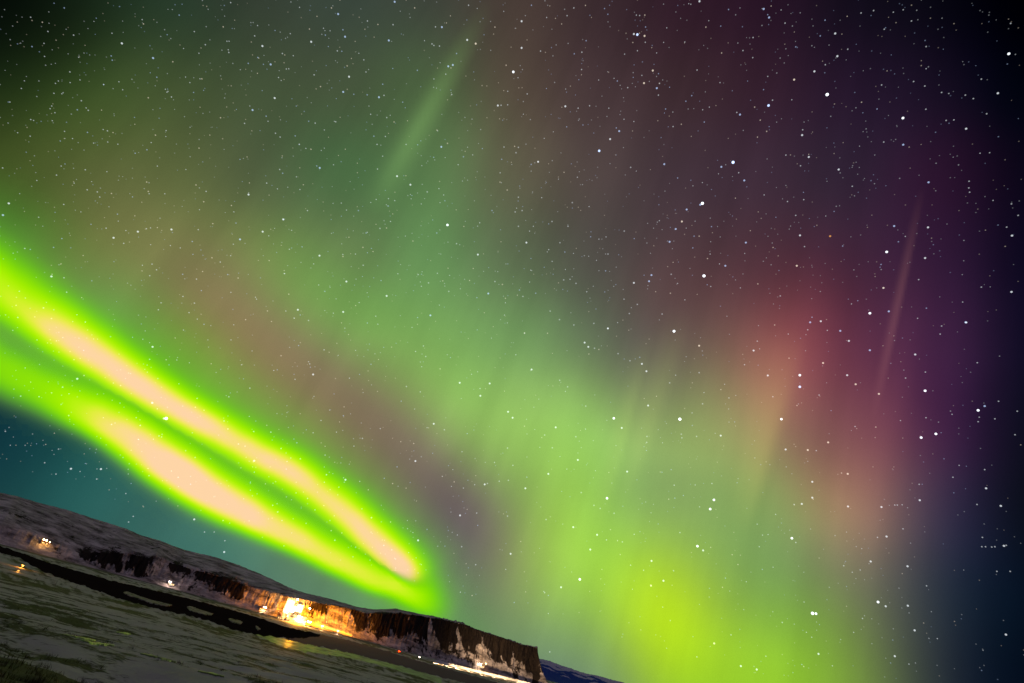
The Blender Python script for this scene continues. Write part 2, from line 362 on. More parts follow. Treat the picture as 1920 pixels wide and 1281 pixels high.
c = n.new('ShaderNodeTexCoord'); z = n.new('ShaderNodeTexNoise'); z.inputs['Scale'].default_value = .004; z.inputs['Detail'].default_value = 6; l.new(c.outputs['Object'], z.inputs['Vector'])
sx = n.new('ShaderNodeAttribute'); sx.attribute_name = 'height'
q = n.new('ShaderNodeMath'); q.operation = 'ADD'; l.new(sx.outputs['Fac'], q.inputs[0]); l.new(z.outputs[0], q.inputs[1])
mr = n.new('ShaderNodeMapRange'); mr.inputs[1].default_value = .90; mr.inputs[2].default_value = .97; l.new(q.outputs[0], mr.inputs[0])
mx = n.new('ShaderNodeMix'); mx.data_type = 'RGBA'; mx.inputs[6].default_value = (.008, .045, .42, 1); mx.inputs[7].default_value = (.62, .58, .85, 1); l.new(mr.outputs[0], mx.inputs[0])  # blue put into the base colour; sky light alone would leave it grey
l.new(mx.outputs[2], p.inputs['Base Color']); l.new(p.outputs[0], o.inputs[0])
mt = mesh_from('mountain', vs, fs, m, smooth=True)
at = mt.data.attributes.new('height', 'FLOAT', 'POINT'); at.data.foreach_set('value', ra)
tag(mt, kind='structure')

# ------------------------------------------------------------------ river, road
def sheet(name, upper, lower, z, mat, n_sub=6, jag=0.0, steps=240):
    """flat sheet on the plain between two shore lines"""
    vs = []; fs = []
    ue = upper; le = lower; UD = 2.5 if jag > 1 else 0
    x0, x1 = max(ue[0][0], le[0][0]), min(ue[-1][0], le[-1][0])
    for i in range(steps+1):
        x = x0+(x1-x0)*i/steps
        a_ = on_plain(x, interp(ue, x)-UD+jag*fbm((x*.09, 1, 0), 5), z); b_ = on_plain(x, interp(le, x)+UD+jag*(1.3*fbm((x*.08, 7, 0), 5)+1.2*fbm((x*.5, 9, 0), 3)), z)
        for j in range(n_sub+1): vs.append(a_.lerp(b_, j/n_sub))
    for i in range(steps):
        for j in range(n_sub):
            k = i*(n_sub+1)+j; fs.append((k, k+1, k+n_sub+2, k+n_sub+1))
    return tag(mesh_from(name, vs, fs, mat, smooth=True), kind='structure')
m_dark = plain('dark_river_bed', (.022, .016, .014), .8, .0, .5, .05)
m_road = plain('packed_snow_road', (.10, .085, .08), .7, .2, .5, .06)
up_ = [(-150,987),(0,1026),(45,1041),(89,1057),(149,1074),(208,1091),(297,1111),(350,1124),(400,1137),(438,1147),(473,1157),(536,1178),(600,1192),(657,1204),(723,1223),(800,1246),(960,1290)]
lo_ = [(-150,990),(0,1034),(36,1044),(74,1066),(104,1078),(167,1100),(226,1121),(297,1140),(351,1151),(400,1164),(438,1178),(482,1188),(517,1192),(569,1204),(657,1222),(750,1246),(830,1268),(960,1300)]
lo_ = [(x, min(y, 997+.27*x+68)) for x, y in lo_]
upr = [p for p in up_ if p[0] <= 600]; lor = [p for p in lo_ if p[0] <= 500]+[(530,1193.5),(570,1194),(600, 1190)]
sheet('river', upr, lor, .06, m_dark, 6, 1.9)
m_flat = plain('dark_gravel_flat', (.12, .08, .125), .9, .05, .02, .5)
sheet('gravel_flat', [p for p in up_ if p[0] >= 530], [p for p in lo_ if p[0] >= 510], .04, m_flat, 6, 2.0)
rd = [(-150,975),(0,1020),(119,1053),(259,1087),(320,1102),(400,1128),(503,1154),(569,1171),(640,1190),(700,1208),(750,1223),(804,1241),(850,1253),(970,1281),(1100,1315)]
ru = [(x, y-1.6) for x, y in rd]; rl = [(x, y+1.8) for x, y in rd]
sheet('road', ru, rl, .10, m_road, 2, .6)

# ------------------------------------------------------------------ ice
m, t, n, l, o = nodes('aurora_tinted_ice')
p = n.new('ShaderNodeBsdfPrincipled'); p.inputs['Base Color'].default_value = (.08, .14, .02, 1); p.inputs['Roughness'].default_value = .38; p.inputs['Specular IOR Level'].default_value = .9  # green base colour paints in the aurora's reflection
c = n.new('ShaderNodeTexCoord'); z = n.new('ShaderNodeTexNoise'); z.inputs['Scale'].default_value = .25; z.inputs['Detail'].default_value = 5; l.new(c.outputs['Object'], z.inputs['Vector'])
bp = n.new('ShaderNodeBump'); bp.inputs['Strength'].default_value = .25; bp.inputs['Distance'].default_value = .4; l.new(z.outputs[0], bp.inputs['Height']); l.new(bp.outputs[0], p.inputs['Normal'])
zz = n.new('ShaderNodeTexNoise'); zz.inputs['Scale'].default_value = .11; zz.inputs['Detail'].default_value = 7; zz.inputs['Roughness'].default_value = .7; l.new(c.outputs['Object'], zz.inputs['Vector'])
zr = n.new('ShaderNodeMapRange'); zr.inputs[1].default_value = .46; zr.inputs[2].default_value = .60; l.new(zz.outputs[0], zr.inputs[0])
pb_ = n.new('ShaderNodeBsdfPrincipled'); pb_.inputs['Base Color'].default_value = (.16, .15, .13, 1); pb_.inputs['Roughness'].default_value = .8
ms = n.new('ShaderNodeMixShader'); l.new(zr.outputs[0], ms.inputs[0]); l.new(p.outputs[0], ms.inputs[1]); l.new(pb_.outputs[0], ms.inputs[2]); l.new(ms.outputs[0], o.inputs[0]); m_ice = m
ig = 'patches of bare ice between the river and the camera'
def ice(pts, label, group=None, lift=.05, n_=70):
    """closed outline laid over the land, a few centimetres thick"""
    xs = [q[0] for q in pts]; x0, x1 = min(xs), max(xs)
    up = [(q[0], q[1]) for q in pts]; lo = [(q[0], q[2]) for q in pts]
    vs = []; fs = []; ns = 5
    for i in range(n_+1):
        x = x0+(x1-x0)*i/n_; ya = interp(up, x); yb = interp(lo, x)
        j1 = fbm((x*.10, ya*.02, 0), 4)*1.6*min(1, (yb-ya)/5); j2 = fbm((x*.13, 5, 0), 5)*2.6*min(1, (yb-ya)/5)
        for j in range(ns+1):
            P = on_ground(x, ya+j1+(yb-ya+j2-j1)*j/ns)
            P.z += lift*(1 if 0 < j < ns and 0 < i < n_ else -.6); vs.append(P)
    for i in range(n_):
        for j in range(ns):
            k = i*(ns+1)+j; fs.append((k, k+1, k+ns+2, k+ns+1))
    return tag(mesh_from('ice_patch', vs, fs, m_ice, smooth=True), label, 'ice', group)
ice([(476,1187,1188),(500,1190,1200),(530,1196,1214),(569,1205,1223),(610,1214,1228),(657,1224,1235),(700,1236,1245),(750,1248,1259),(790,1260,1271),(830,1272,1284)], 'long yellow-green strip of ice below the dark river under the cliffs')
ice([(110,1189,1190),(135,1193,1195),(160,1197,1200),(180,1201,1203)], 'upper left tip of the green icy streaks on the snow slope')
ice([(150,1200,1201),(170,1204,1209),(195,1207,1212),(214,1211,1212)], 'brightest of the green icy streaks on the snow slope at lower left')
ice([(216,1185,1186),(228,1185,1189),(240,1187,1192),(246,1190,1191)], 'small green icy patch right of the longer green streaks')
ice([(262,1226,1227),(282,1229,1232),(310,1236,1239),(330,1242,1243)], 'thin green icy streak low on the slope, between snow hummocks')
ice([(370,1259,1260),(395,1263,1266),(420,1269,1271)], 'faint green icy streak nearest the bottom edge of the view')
# snow floes in the river
m, t, n, l, o = nodes('floe_snow')
p = n.new('ShaderNodeBsdfPrincipled'); p.inputs['Roughness'].default_value = .85
c = n.new('ShaderNodeTexCoord'); z = n.new('ShaderNodeTexNoise'); z.inputs['Scale'].default_value = .16; z.inputs['Detail'].default_value = 6; z.inputs['Roughness'].default_value = .7; l.new(c.outputs['Object'], z.inputs['Vector'])
r = n.new('ShaderNodeMapRange'); r.inputs[1].default_value = .46; r.inputs[2].default_value = .54; l.new(z.outputs[0], r.inputs[0])
mx = n.new('ShaderNodeMix'); mx.data_type = 'RGBA'; mx.inputs[6].default_value = (.38, .36, .34, 1); mx.inputs[7].default_value = (.02, .018, .016, 1); l.new(r.outputs[0], mx.inputs[0])
l.new(mx.outputs[2], p.inputs['Base Color']); l.new(p.outputs[0], o.inputs[0]); m_floe = m
def floe(pts, label):
    fine = []
    for (xa, ya), (xb, yb) in zip(pts, pts[1:]+pts[:1]):
        for k in range(5): fine.append((xa+(xb-xa)*k/5, ya+(yb-ya)*k/5))
    vs = []; n_ = len(fine)
    base = [on_plain(x+fbm((x*.5, y*.5, 0))*1.6, y-1.5+fbm((x*.5, y*.5, 4))*.7, .08) for x, y in fine]
    topv = [v+Vector((0, 0, .45)) for v in base]
    cen = sum(topv, Vector())/n_ + Vector((0, 0, .1))
    vs = base+topv+[cen]; fs = []
    for i in range(n_):
        j = (i+1) % n_
        fs.append((i, j, n_+j, n_+i)); fs.append((n_+i, n_+j, 2*n_))
    tag(mesh_from('snow_floe', vs, fs, m_floe), label, 'snow bank', 'snow banks standing in the dark river')
floe([(230,1113),(238,1112),(247,1115),(262,1121),(285,1128),(305,1133),(322,1137),(315,1139),(300,1137),(284,1134),(268,1128),(252,1123),(240,1119)], 'long pale snow bank in the dark river below the white lit house')
floe([(350,1140),(357,1139),(370,1144),(385,1149),(400,1153),(396,1156),(382,1155),(368,1151),(356,1147)], 'middle snow bank in the river, a short flat wedge')
floe([(427,1163),(433,1162),(440,1165),(447,1165),(455,1169),(451,1173),(442,1171),(434,1169)], 'small broken snow bank in the dark river left of the floodlit farm')
floe([(479,1176),(483,1177),(488,1182),(484,1184),(480,1181)], 'smallest snow lump at the river edge below the farm')

# ------------------------------------------------------------------ grass tufts
m_gr = plain('dry_grass', (.035, .028, .012), .8, .1, .6, 1.5)
vs = []; fs = []
def blades(P, s, k):
    for _ in range(k):
        a_ = random.uniform(0, 6.283); rr = random.uniform(0, s*.9); q = P+Vector((math.cos(a_)*rr, math.sin(a_)*rr, -.02))
        h = s*random.uniform(.35, 1.0); w = s*.03; b_ = random.uniform(0, 6.283); lean = h*random.uniform(.2, .9)
        dx, dy = math.cos(b_), math.sin(b_); i0 = len(vs)
        vs.extend([q+Vector((-dy*w, dx*w, 0)), q+Vector((dy*w, -dx*w, 0)), q+Vector((dx*lean*.4+dy*w*.7, dy*lean*.4-dx*w*.7, h*.65)), q+Vector((dx*lean*.4-dy*w*.7, dy*lean*.4+dx*w*.7, h*.65)), q+Vector((dx*lean, dy*lean, h*.9))])
        fs.extend([(i0, i0+1, i0+2, i0+3), (i0+3, i0+2, i0+4)])
cnt = 0; tries = 0
while cnt < 5200 and tries < 90000:
    tries += 1
    az = R(random.uniform(-58, 8)); r = 5*math.exp(random.uniform(0, 1)*math.log(220/5))
    x, y = r*math.sin(az), r*math.cos(az)
    if grassy(x, y)+fbm((x*.5, y*.5, 3), 2)*.3 < .10: continue
    blades(Vector((x, y, ground_z(x, y))), random.uniform(.10, .22)*(1+r/160), 14 if r < 60 else 9); cnt += 1
tag(mesh_from('grass', vs, fs, m_gr), 'dark dry grass tufts poking through the snow of the slope', 'grass', kind='stuff')

# ------------------------------------------------------------------ buildings and lamps
def box(bm, cx, cy, cz, sx, sy, sz, rot=None):
    r = bmesh.ops.create_cube(bm, size=1.0)
    for v in r['verts']:
        v.co = Vector((v.co.x*sx+cx, v.co.y*sy+cy, v.co.z*sz+cz))
def cyl(bm, cx, cy, z0, z1, r0, r1=None, seg=12):
    r = bmesh.ops.create_cone(bm, cap_ends=True, segments=seg, radius1=r0, radius2=r0 if r1 is None else r1, depth=z1-z0)
    for v in r['verts']: v.co += Vector((cx, cy, (z0+z1)/2))
def fin(name, bm, mat, parent):
    me = bpy.data.meshes.new(name); bm.to_mesh(me); bm.free(); return link(name, me, mat, parent)
def part(name, mat, parent, *boxes):
    bm = bmesh.new()
    for b in boxes: box(bm, *b)
    return fin(name, bm, mat, parent)
def point(name, loc, col, power, rad=.4, parent=None):
    d = bpy.data.lights.new(name, 'POINT'); d.color = col; d.energy = power; d.shadow_soft_size = rad
    o = bpy.data.objects.new(name, d); COL.objects.link(o); o.location = loc
    if parent: o.parent = parent
    return o
m_wall = plain('painted_wall', (.62, .58, .52), .7, .3, .12, .6)
m_roof = plain('metal_roof', (.12, .05, .04), .5, .4, .3, .7)
m_roofg = plain('grey_metal_roof', (.18, .18, .19), .45, .5, .3, .7)
m_door = plain('door_paint', (.06, .045, .035), .5, .4)
m_steel = plain('galvanised_steel', (.25, .25, .25), .4, .5)
m_wood = plain('weathered_wood', (.05, .038, .028), .85, .1, .5, 4)
m_win = glow('lit_window', (1, .62, .22), 3.5)
m_lampO = glow('orange_lamp', (1, .62, .2), 60)
m_lampW = glow('white_lamp', (1, .85, .7), 60)
def gable(w, d, h, rh, over=.5, th=.25):
    """roof of two slabs over a w x d plan with ridge along x"""
    bm = bmesh.new(); x = w/2+over; y = d/2+over; k = rh/(d/2); zl = h-over*k
    for s in (-1, 1):
        v = [bm.verts.new(c) for c in ((-x, s*y, zl), (x, s*y, zl), (x, 0, h+rh), (-x, 0, h+rh), (-x, s*y, zl+th), (x, s*y, zl+th), (x, 0, h+rh+th), (-x, 0, h+rh+th))]
        for f in ((0, 1, 2, 3), (4, 5, 6, 7), (0, 1, 5, 4), (1, 2, 6, 5), (2, 3, 7, 6), (3, 0, 4, 7)): bm.faces.new([v[i] for i in f])
    bmesh.ops.recalc_face_normals(bm, faces=bm.faces[:]); return bm
def walls(w, d, h, rh):
    bm = bmesh.new(); x, y = w/2, d/2
    v = [bm.verts.new(c) for c in ((-x, -y, -1), (x, -y, -1), (x, y, -1), (-x, y, -1), (-x, -y, h), (x, -y, h), (x, y, h), (-x, y, h), (-x, 0, h+rh), (x, 0, h+rh))]
    for f in ((0, 1, 5, 4), (2, 3, 7, 6), (1, 2, 6, 9, 5), (3, 0, 4, 8, 7), (0, 3, 2, 1), (4, 5, 9, 8), (6, 7, 8, 9)): bm.faces.new([v[i] for i in f])
    bmesh.ops.recalc_face_normals(bm, faces=bm.faces[:]); return bm
def house(name, loc, rz, w, d, h, rh, label, cat, roofm, nwin=3, lit=True, chimney=True, group=None):
    t = empty(name, loc, rz); tag(t, label, cat, group)
    fin('wall', walls(w, d, h, rh), m_wall, t)
    rf = fin('roof', gable(w, d, h, rh), roofm, t)
    if chimney: part('chimney', m_wall, rf, (w*.25, .0, h+rh+.5, .8, .8, 1.8))
    dr = part('door', m_door, t, (-w*.5+w*.12, -d/2-.04, 1.05, 1.1, .08, 2.1))
    part('handle', m_steel, dr, (-w*.5+w*.12+.4, -d/2-.12, 1.05, .14, .07, .05))
    for i in range(nwin):
        x = -w*.5+w*(.3+.62*i/max(1, nwin-1))
        f = part('window', m_win if lit else m_roofg, t, (x, -d/2-.03, 1.6, 1.2, .05, 1.2))
        part('frame', m_door, f, (x, -d/2-.07, 1.6, .09, .06, 1.25), (x, -d/2-.07, 2.24, 1.4, .08, .09), (x, -d/2-.07, .96, 1.4, .1, .09))
    return t
def mast(name, loc, h, label, cat, col, power, size=1.0, group=None, lampm=None, heads=2, rad=.5, rz=0):
    t = empty(name, loc, rz); tag(t, label, cat, group)
    bm = bmesh.new(); cyl(bm, 0, 0, -.5, h, .16, .10, 10); fin('pole', bm, m_steel, t)
    part('crossarm', m_steel, t, (0, 0, h-.1, .5+size*1.6, .12, .12))
    for i in range(heads):
        x = 0 if heads == 1 else (-1+2*i/(heads-1))*size*.8
        hd = part('lamp_head', m_steel, t, (x, .12, h+size*.35, size*.75, .16, size*.75))
        bm = bmesh.new(); bmesh.ops.create_uvsphere(bm, u_segments=12, v_segments=8, radius=size*.42)
        for v in bm.verts: v.co = Vector((v.co.x+x, v.co.y*.6-size*.22, v.co.z+h+size*.35))
        fin('lamp', bm, lampm or m_lampO, hd)
    point(name+'_light', (0, -size*1.2, h+size*.3), col, power, rad, t)
    return t
def face_cam(P): return math.atan2(-P.x, P.y)   # turns the front (-y) of a thing towards the viewer's bank

ORA = (1.0, .42, .055)
# farm under the cliff, floodlit
Pb = on_plain(548, 1167); rz = face_cam(Pb)
def off(P, right, back, up=0):
    rt = Vector((P.y, -P.x, 0)).normalized(); bk = Vector((P.x, P.y, 0)).normalized()
    return Vector((P.x, P.y, 0)) + rt*right + bk*back + Vector((0, 0, up))
house('barn', off(Pb, 4, 0), rz+.1, 30, 13, 6.5, 4.5, 'long white barn blazing in floodlights under the orange cliff', 'barn', m_roofg, 5, True, False)
house('farmhouse', off(Pb, -19, -6), rz-.2, 11, 8, 5, 3, 'white farmhouse close left of the floodlit barn', 'house', m_roof, 3)
for i, (dx, dy, h, lb) in enumerate(((-13, 4, 33, 'tall pale silo added to fill the glare behind the left half of the barn'), (1, 6, 27, 'shorter pale silo added to fill the glare behind the middle of the barn'))):
    t = empty('silo', off(Pb, dx, dy+6)); tag(t, lb, 'silo', 'silos added to fill the glare behind the barn')  # added silos, lit white to fill out the lamps' glare
    bm = bmesh.new(); cyl(bm, 0, 0, -1, h, 7.2, None, 24); fin('tank', bm, m_wall, t)
    bm = bmesh.new(); cyl(bm, 0, 0, h, h+4, 7.4, 1, 24); fin('cap', bm, m_wall, t)
fl = 'floodlight masts around the farm'
mast('floodlight_mast', off(Pb, -8, -14), 14, 'tallest floodlight mast, in front of the left end of the barn', 'floodlight', ORA, 40000, 2.8, fl, m_lampW, 3, 1.5, rz)
mast('floodlight_mast', off(Pb, 8, -13), 9, 'floodlight mast before the middle of the barn', 'floodlight', ORA, 30000, 2.6, fl, m_lampW, 3, 1.5, rz)
mast('floodlight_mast', off(Pb, 24, -8), 6, 'low floodlight mast at the right end of the barn', 'floodlight', (1, .62, .3), 25000, 2.2, fl, m_lampW, 2, 1.2, rz)
mast('floodlight_mast', off(Pb, 18, 12), 24, 'single high floodlight standing right of the blaze, against the orange cliff', 'floodlight', ORA, 30000, 2.2, fl, m_lampW, 1, 1.0, rz)
mast('floodlight_mast', off(Pb, -8, 20), 31, 'floodlight above the silos, topmost of the white blaze', 'floodlight', ORA, 30000, 3.4, fl, m_lampW, 2, 1.0, rz)
mast('floodlight_mast', off(Pb, 46, 2), 5, 'floodlight at the right edge of the yard, by the bright white road bank', 'floodlight', (1, .55, .2), 25000, 1.4, fl, m_lampW, 1, .8, rz)
mast('floodlight_mast', off(Pb, 72, 2), 4, 'rightmost floodlight, low beside the road right of the farm', 'floodlight', (1, .66, .4), 20000, 1.2, fl, m_lampW, 1, .6, rz)
cliff_beams = []
for dx, pw, rb_, hh, lb in ((-26, 200000, 34, 8, 'leftmost of the low floodlights facing the glowing cliff'), (8, 900000, 34, 14, 'cliff floodlight right behind the silos'), (50, 420000, 42, 12, 'middle one of the low floodlights facing the glowing cliff'), (92, 170000, 42, 8, 'cliff floodlight at the right end of the orange lit rock')):
    q = off(Pb, dx, 0); az = math.atan2(q.x, q.y); rr = interp(RF, az)-rb_; g = Vector((math.sin(az)*rr, math.cos(az)*rr, 0))
    mast('floodlight_mast', g, hh, lb, 'floodlight', (1, .40, .0), 300, .8, fl, m_lampO, 1, .6, rz+math.pi)
    cliff_beams.append((g+Vector((0, 0, hh+1)), Vector((math.sin(az)*(rr+rb_+30), math.cos(az)*(rr+rb_+30), 26)), pw))
def flood(P, Q, power, ang, col=(1, .60, .20)):
    d = bpy.data.lights.new('flood_spot', 'SPOT'); d.color = col; d.energy = power; d.spot_size = R(ang); d.spot_blend = .6; d.shadow_soft_size = .8
    o = bpy.data.objects.new('flood_spot', d); COL.objects.link(o); o.location = P; o.rotation_euler = (Q-P).to_track_quat('-Z', 'Y').to_euler()
for P_, Q_, pw in cliff_beams: flood(P_, Q_, pw*1.15, 108, (1, .30, .0))
flood(off(Pb, -16, -36, 5), off(Pb, -14, 6, 17), 1500000, 38)  # added beams without masts, burning the silos out to white
flood(off(Pb, 14, -36, 5), off(Pb, 6, 6, 14), 1500000, 38)
flood(off(Pb, 40, -10, 9), land(612, 1179), 420000, 24)  # added beams whitening the raised bank right of the farm
flood(off(Pb, 60, 5, 7), land(652, 1192), 110000, 30)
flood(off(Pb, 6, -20, 12), off(Pb, 22, -130, 0), 900000, 100, (1, .38, .02))  # added spot for the orange spill on the flat before the farm
# lesser houses
P = land(492, 1145); house('cottage', P-Vector((0, 0, .3)), face_cam(P), 11, 7, 3.4, 2.6, 'small lit cottage just left of the floodlit farm', 'house', m_roof, 3)
mast('yard_lamp', off(P, 2, -6, P.z-1), 6, 'glaring yard lamp in front of the cottage left of the farm', 'yard lamp', (1, .6, .25), 8000, 2.0, None, m_lampW, 2, .5, face_cam(P))
P = land(320, 1097); house('cottage', P-Vector((0, 0, .3)), face_cam(P), 10, 7, 3.2, 2.4, 'lone white lit house under the snowy gully, far left of the farm', 'house', m_roofg, 3)
mast('yard_lamp', off(P, -3, -6, P.z-1), 5, 'pinkish white yard lamp in front of the lone white house', 'yard lamp', (1, .7, .55), 3500, 1.7, None, m_lampW, 2, .4, face_cam(P))
P = land(82, 1020); house('cottage', P-Vector((0, 0, .3)), face_cam(P), 9, 6.5, 3.0, 2.2, 'small dark house beneath two orange lamps on the left hillside', 'house', m_roof, 2)
mast('yard_lamp', off(P, -1, -5, P.z-1), 6, 'brighter orange yard lamp on the left hillside', 'yard lamp', ORA, 2600, 2.4, 'pair of orange lamps on the left hillside', m_lampO, 2, .4, face_cam(P))
mast('yard_lamp', off(P, 6, -3, P.z-1), 5, 'smaller orange yard lamp right of the brighter one on the left hillside', 'yard lamp', ORA, 1200, 1.5, 'pair of orange lamps on the left hillside', m_lampO, 1, .4, face_cam(P))
P = land(902, 1251)-Vector((0, 0, .3)); house('cottage', P, face_cam(P), 12, 8, 3.6, 2.6, 'white lit house below the right end of the dark cliff', 'house', m_roofg, 3)
mast('yard_lamp', off(P, -3, -7, P.z-1), 5, 'white yard lamp in front of the house below the right end of the cliff', 'yard lamp', (1, .7, .4), 5000, 2.4, None, m_lampW, 2, .5, face_cam(P))
mast('yard_lamp', off(P, 8, -4, P.z-1), 9, 'small orange lamp above the house below the right end of the cliff', 'yard lamp', ORA, 4000, 1.5, None, m_lampO, 1, .5, face_cam(P))
P = on_plain(785, 1238); mast('street_lamp', P, 3, 'tiny white lamp beside the road between the red light and the bright road streak', 'street lamp', (1, .85, .7), 500, .9, None, m_lampW, 1, .3, face_cam(P))
# near lamps in the left foreground, added to make the orange glow on the snow
mast('added_glow_lamp', land(40, 1065), 1.6, 'dim orange lamp added for the glow on the snow at the left edge', 'lamp', (1, .34, .03), 3500, .45, 'two lamps added to light the snow orange', glow('dim_amber', (1, .5, .12), 1.2), 1, .2, .5)
mast('added_glow_lamp', land(33, 1073), .9, 'dimmer pinkish lamp added just below the other one on the orange snow', 'lamp', (1, .42, .06), 400, .5, 'two lamps added to light the snow orange', glow('dim_pink', (1, .45, .2), .35), 1, .2, .5)

# ------------------------------------------------------------------ cars
m_paint = plain('car_paint', (.12, .12, .13), .35, .5, .1); m_tyre = plain('rubber', (.02, .02, .02), .8)
m_glass = plain('car_glass', (.02, .025, .03), .1, .6, .05)
m_head = glow('headlight_glow', (1, .85, .65), 120); m_tail = glow('tail_light_glow', (1, .008, .0), 260)
def car(loc, rz, label, tail=False, head=False, s=1.0):
    t = empty('car', loc, rz); tag(t, label, 'car')
    pf = [(-2.2, .35), (-2.25, .85), (-1.9, 1.0), (-1.2, 1.45), (.3, 1.48), (1.0, 1.02), (2.0, .88), (2.2, .7), (2.2, .35)]
    bm = bmesh.new(); A = [bm.verts.new((x, -.85, z)) for x, z in pf]; B = [bm.verts.new((x, .85, z)) for x, z in pf]
    bm.faces.new(A); bm.faces.new(B)
    for i in range(len(pf)): j = (i+1) % len(pf); bm.faces.new((A[i], A[j], B[j], B[i]))
    bmesh.ops.recalc_face_normals(bm, faces=bm.faces[:]); bmesh.ops.bevel(bm, geom=bm.edges[:], offset=.06, segments=2, affect='EDGES')
    body = fin('body', bm, m_paint, t)
    for sy in (-1, 1): part('window', m_glass, t, (-.4, sy*.86, 1.18, 1.3, .03, .34))
    for x in (-1.4, 1.4):
        for y in (-.8, .8):
            bm = bmesh.new(); cyl(bm, 0, 0, -.11, .11, .34, None, 18)
            for v in bm.verts: v.co = Vector((v.co.x+x, v.co.z+y, v.co.y+.34))
            w_ = fin('wheel', bm, m_tyre, t)
            bm = bmesh.new(); cyl(bm, 0, 0, -.125, .125, .19, None, 12)
            for v in bm.verts: v.co = Vector((v.co.x+x, v.co.z+y, v.co.y+.34))
            fin('rim', bm, m_steel, w_)
    for y in (-.6, .6):
        part('headlight', m_head if head else m_steel, t, (2.23, y, .68, .08, .36, .2))
        part('tail_light', m_tail if tail else m_tyre, t, (-2.26, y, .8, .08, .46, .34))
    t.scale = (s, s, s)
    return t
def spot(parent, loc, target, col, power, ang, blend=.5):
    d = bpy.data.lights.new('trail_beam', 'SPOT'); d.color = col; d.energy = power; d.spot_size = R(ang); d.spot_blend = blend; d.shadow_soft_size = .1
    o = bpy.data.objects.new('trail_beam', d); COL.objects.link(o); o.parent = parent; o.location = loc
    o.rotation_euler = (Vector(target)-Vector(loc)).to_track_quat('-Z', 'Y').to_euler(); return o
def road_at(x): return on_plain(x, interp(rd, x), .12)
P = road_at(748); Q = road_at(800); dv = (Q-P); c1 = car(P, math.atan2(P.y, P.x)+.15, 'dark car with glowing red tail lights on the road under the cliff', tail=True)
point('tail_glow', (-3.2, 0, .9), (1, .02, .0), 5000, .3, c1)
ORD = ['leftmost', 'second', 'third', 'fourth', 'fifth', 'sixth', 'seventh', 'rightmost']
for i in range(8):  # added cars standing in for one long headlight trail
    x = 810+i*23.0; P = road_at(x); Q = road_at(x+20); dv = Q-P
    cc = car(P, math.atan2(dv.y, dv.x), '%s of the eight cars added to stand in for the headlight trail on the road' % ORD[i] if i in (0, 7) else '%s car from the left in the row added for the headlight trail' % ORD[i], head=True)
    cc['group'] = 'cars added in place of the headlight trail'
    spot(cc, (2.4, 0, .9), (26, 4.2, 1.2), (1, .66, .34), 1700000, 66, .6)  # overbright beam whitening the added bank into a streak
# snow banks added along the road to catch the beams as white streaks
def bank(label, x0, x1, dy, h, n_=120, line=None):
    vs = []; fs = []
    for i in range(n_+1):
        x = x0+(x1-x0)*i/n_
        P = land(x, interp(line, x)) if line else on_plain(x, interp(rd, x)+dy, 0)
        bk = Vector((P.x, P.y, 0)).normalized()
        hh = h*(1+.35*fbm((x*.3, 0, 0), 3))*min(1, i/4, (n_-i)/4)
        for (o_, z) in ((-2.2, -.1), (-1.2, hh*.7), (-.3, hh), (.5, hh*.75), (1.6, -.1)): vs.append(P+bk*o_+Vector((0, 0, z)))
    for i in range(n_):
        for j in range(4): k = i*5+j; fs.append((k, k+5, k+6, k+1))
    tag(mesh_from('added_bank', vs, fs, m_bank, smooth=True), label, 'snow bank', None)
m_bank = plain('bank_snow', (.7, .68, .66), .7, .2, .15, .5)
bank('snow bank added to catch the floodlight, running right and down from the farm', 576, 662, 0, 4.0, 90, [(576,1169),(600,1175),(640,1187),(662,1194)])
bank('snow bank added to catch the headlights along the far side of the road', 812, 1000, -2.4, 3.6)

# ------------------------------------------------------------------ fence posts
bm = bmesh.new(); cyl(bm, 0, 0, -.3, 1.5, .075, .06, 8)
post_me = bpy.data.meshes.new('fence_post'); bm.to_mesh(post_me); bm.free(); post_me.materials.append(m_wood)
pl = ['leftmost dark fence post, at the left edge of the slope', 'dark leaning fence post on the slope below the orange glow', 'third dark fence post from the left below the river bend', 'fourth fence post from the left, on snow near the river',
      'fence post beyond the river, below the orange hillside lamps', 'fence post beyond the river, right of the one below the lamps']
first = None
for i, (x, y) in enumerate([(17,1090),(62,1094),(103,1098),(140,1108),(71,1042),(89,1047)]):
    o_ = link('fence_post', post_me) if first is None else first.copy()
    if first is None: first = o_
    else: COL.objects.link(o_)
    P = land(x, y); o_.location = P; o_.rotation_euler = (random.uniform(-.15, .15), random.uniform(-.15, .15), random.uniform(0, 3))
    k = max(1.0, P.xy.length/140.0)*.95; o_.scale = (1, 1, min(k, 1.6))
    tag(o_, pl[i], 'fence post', 'weathered fence posts along the river')

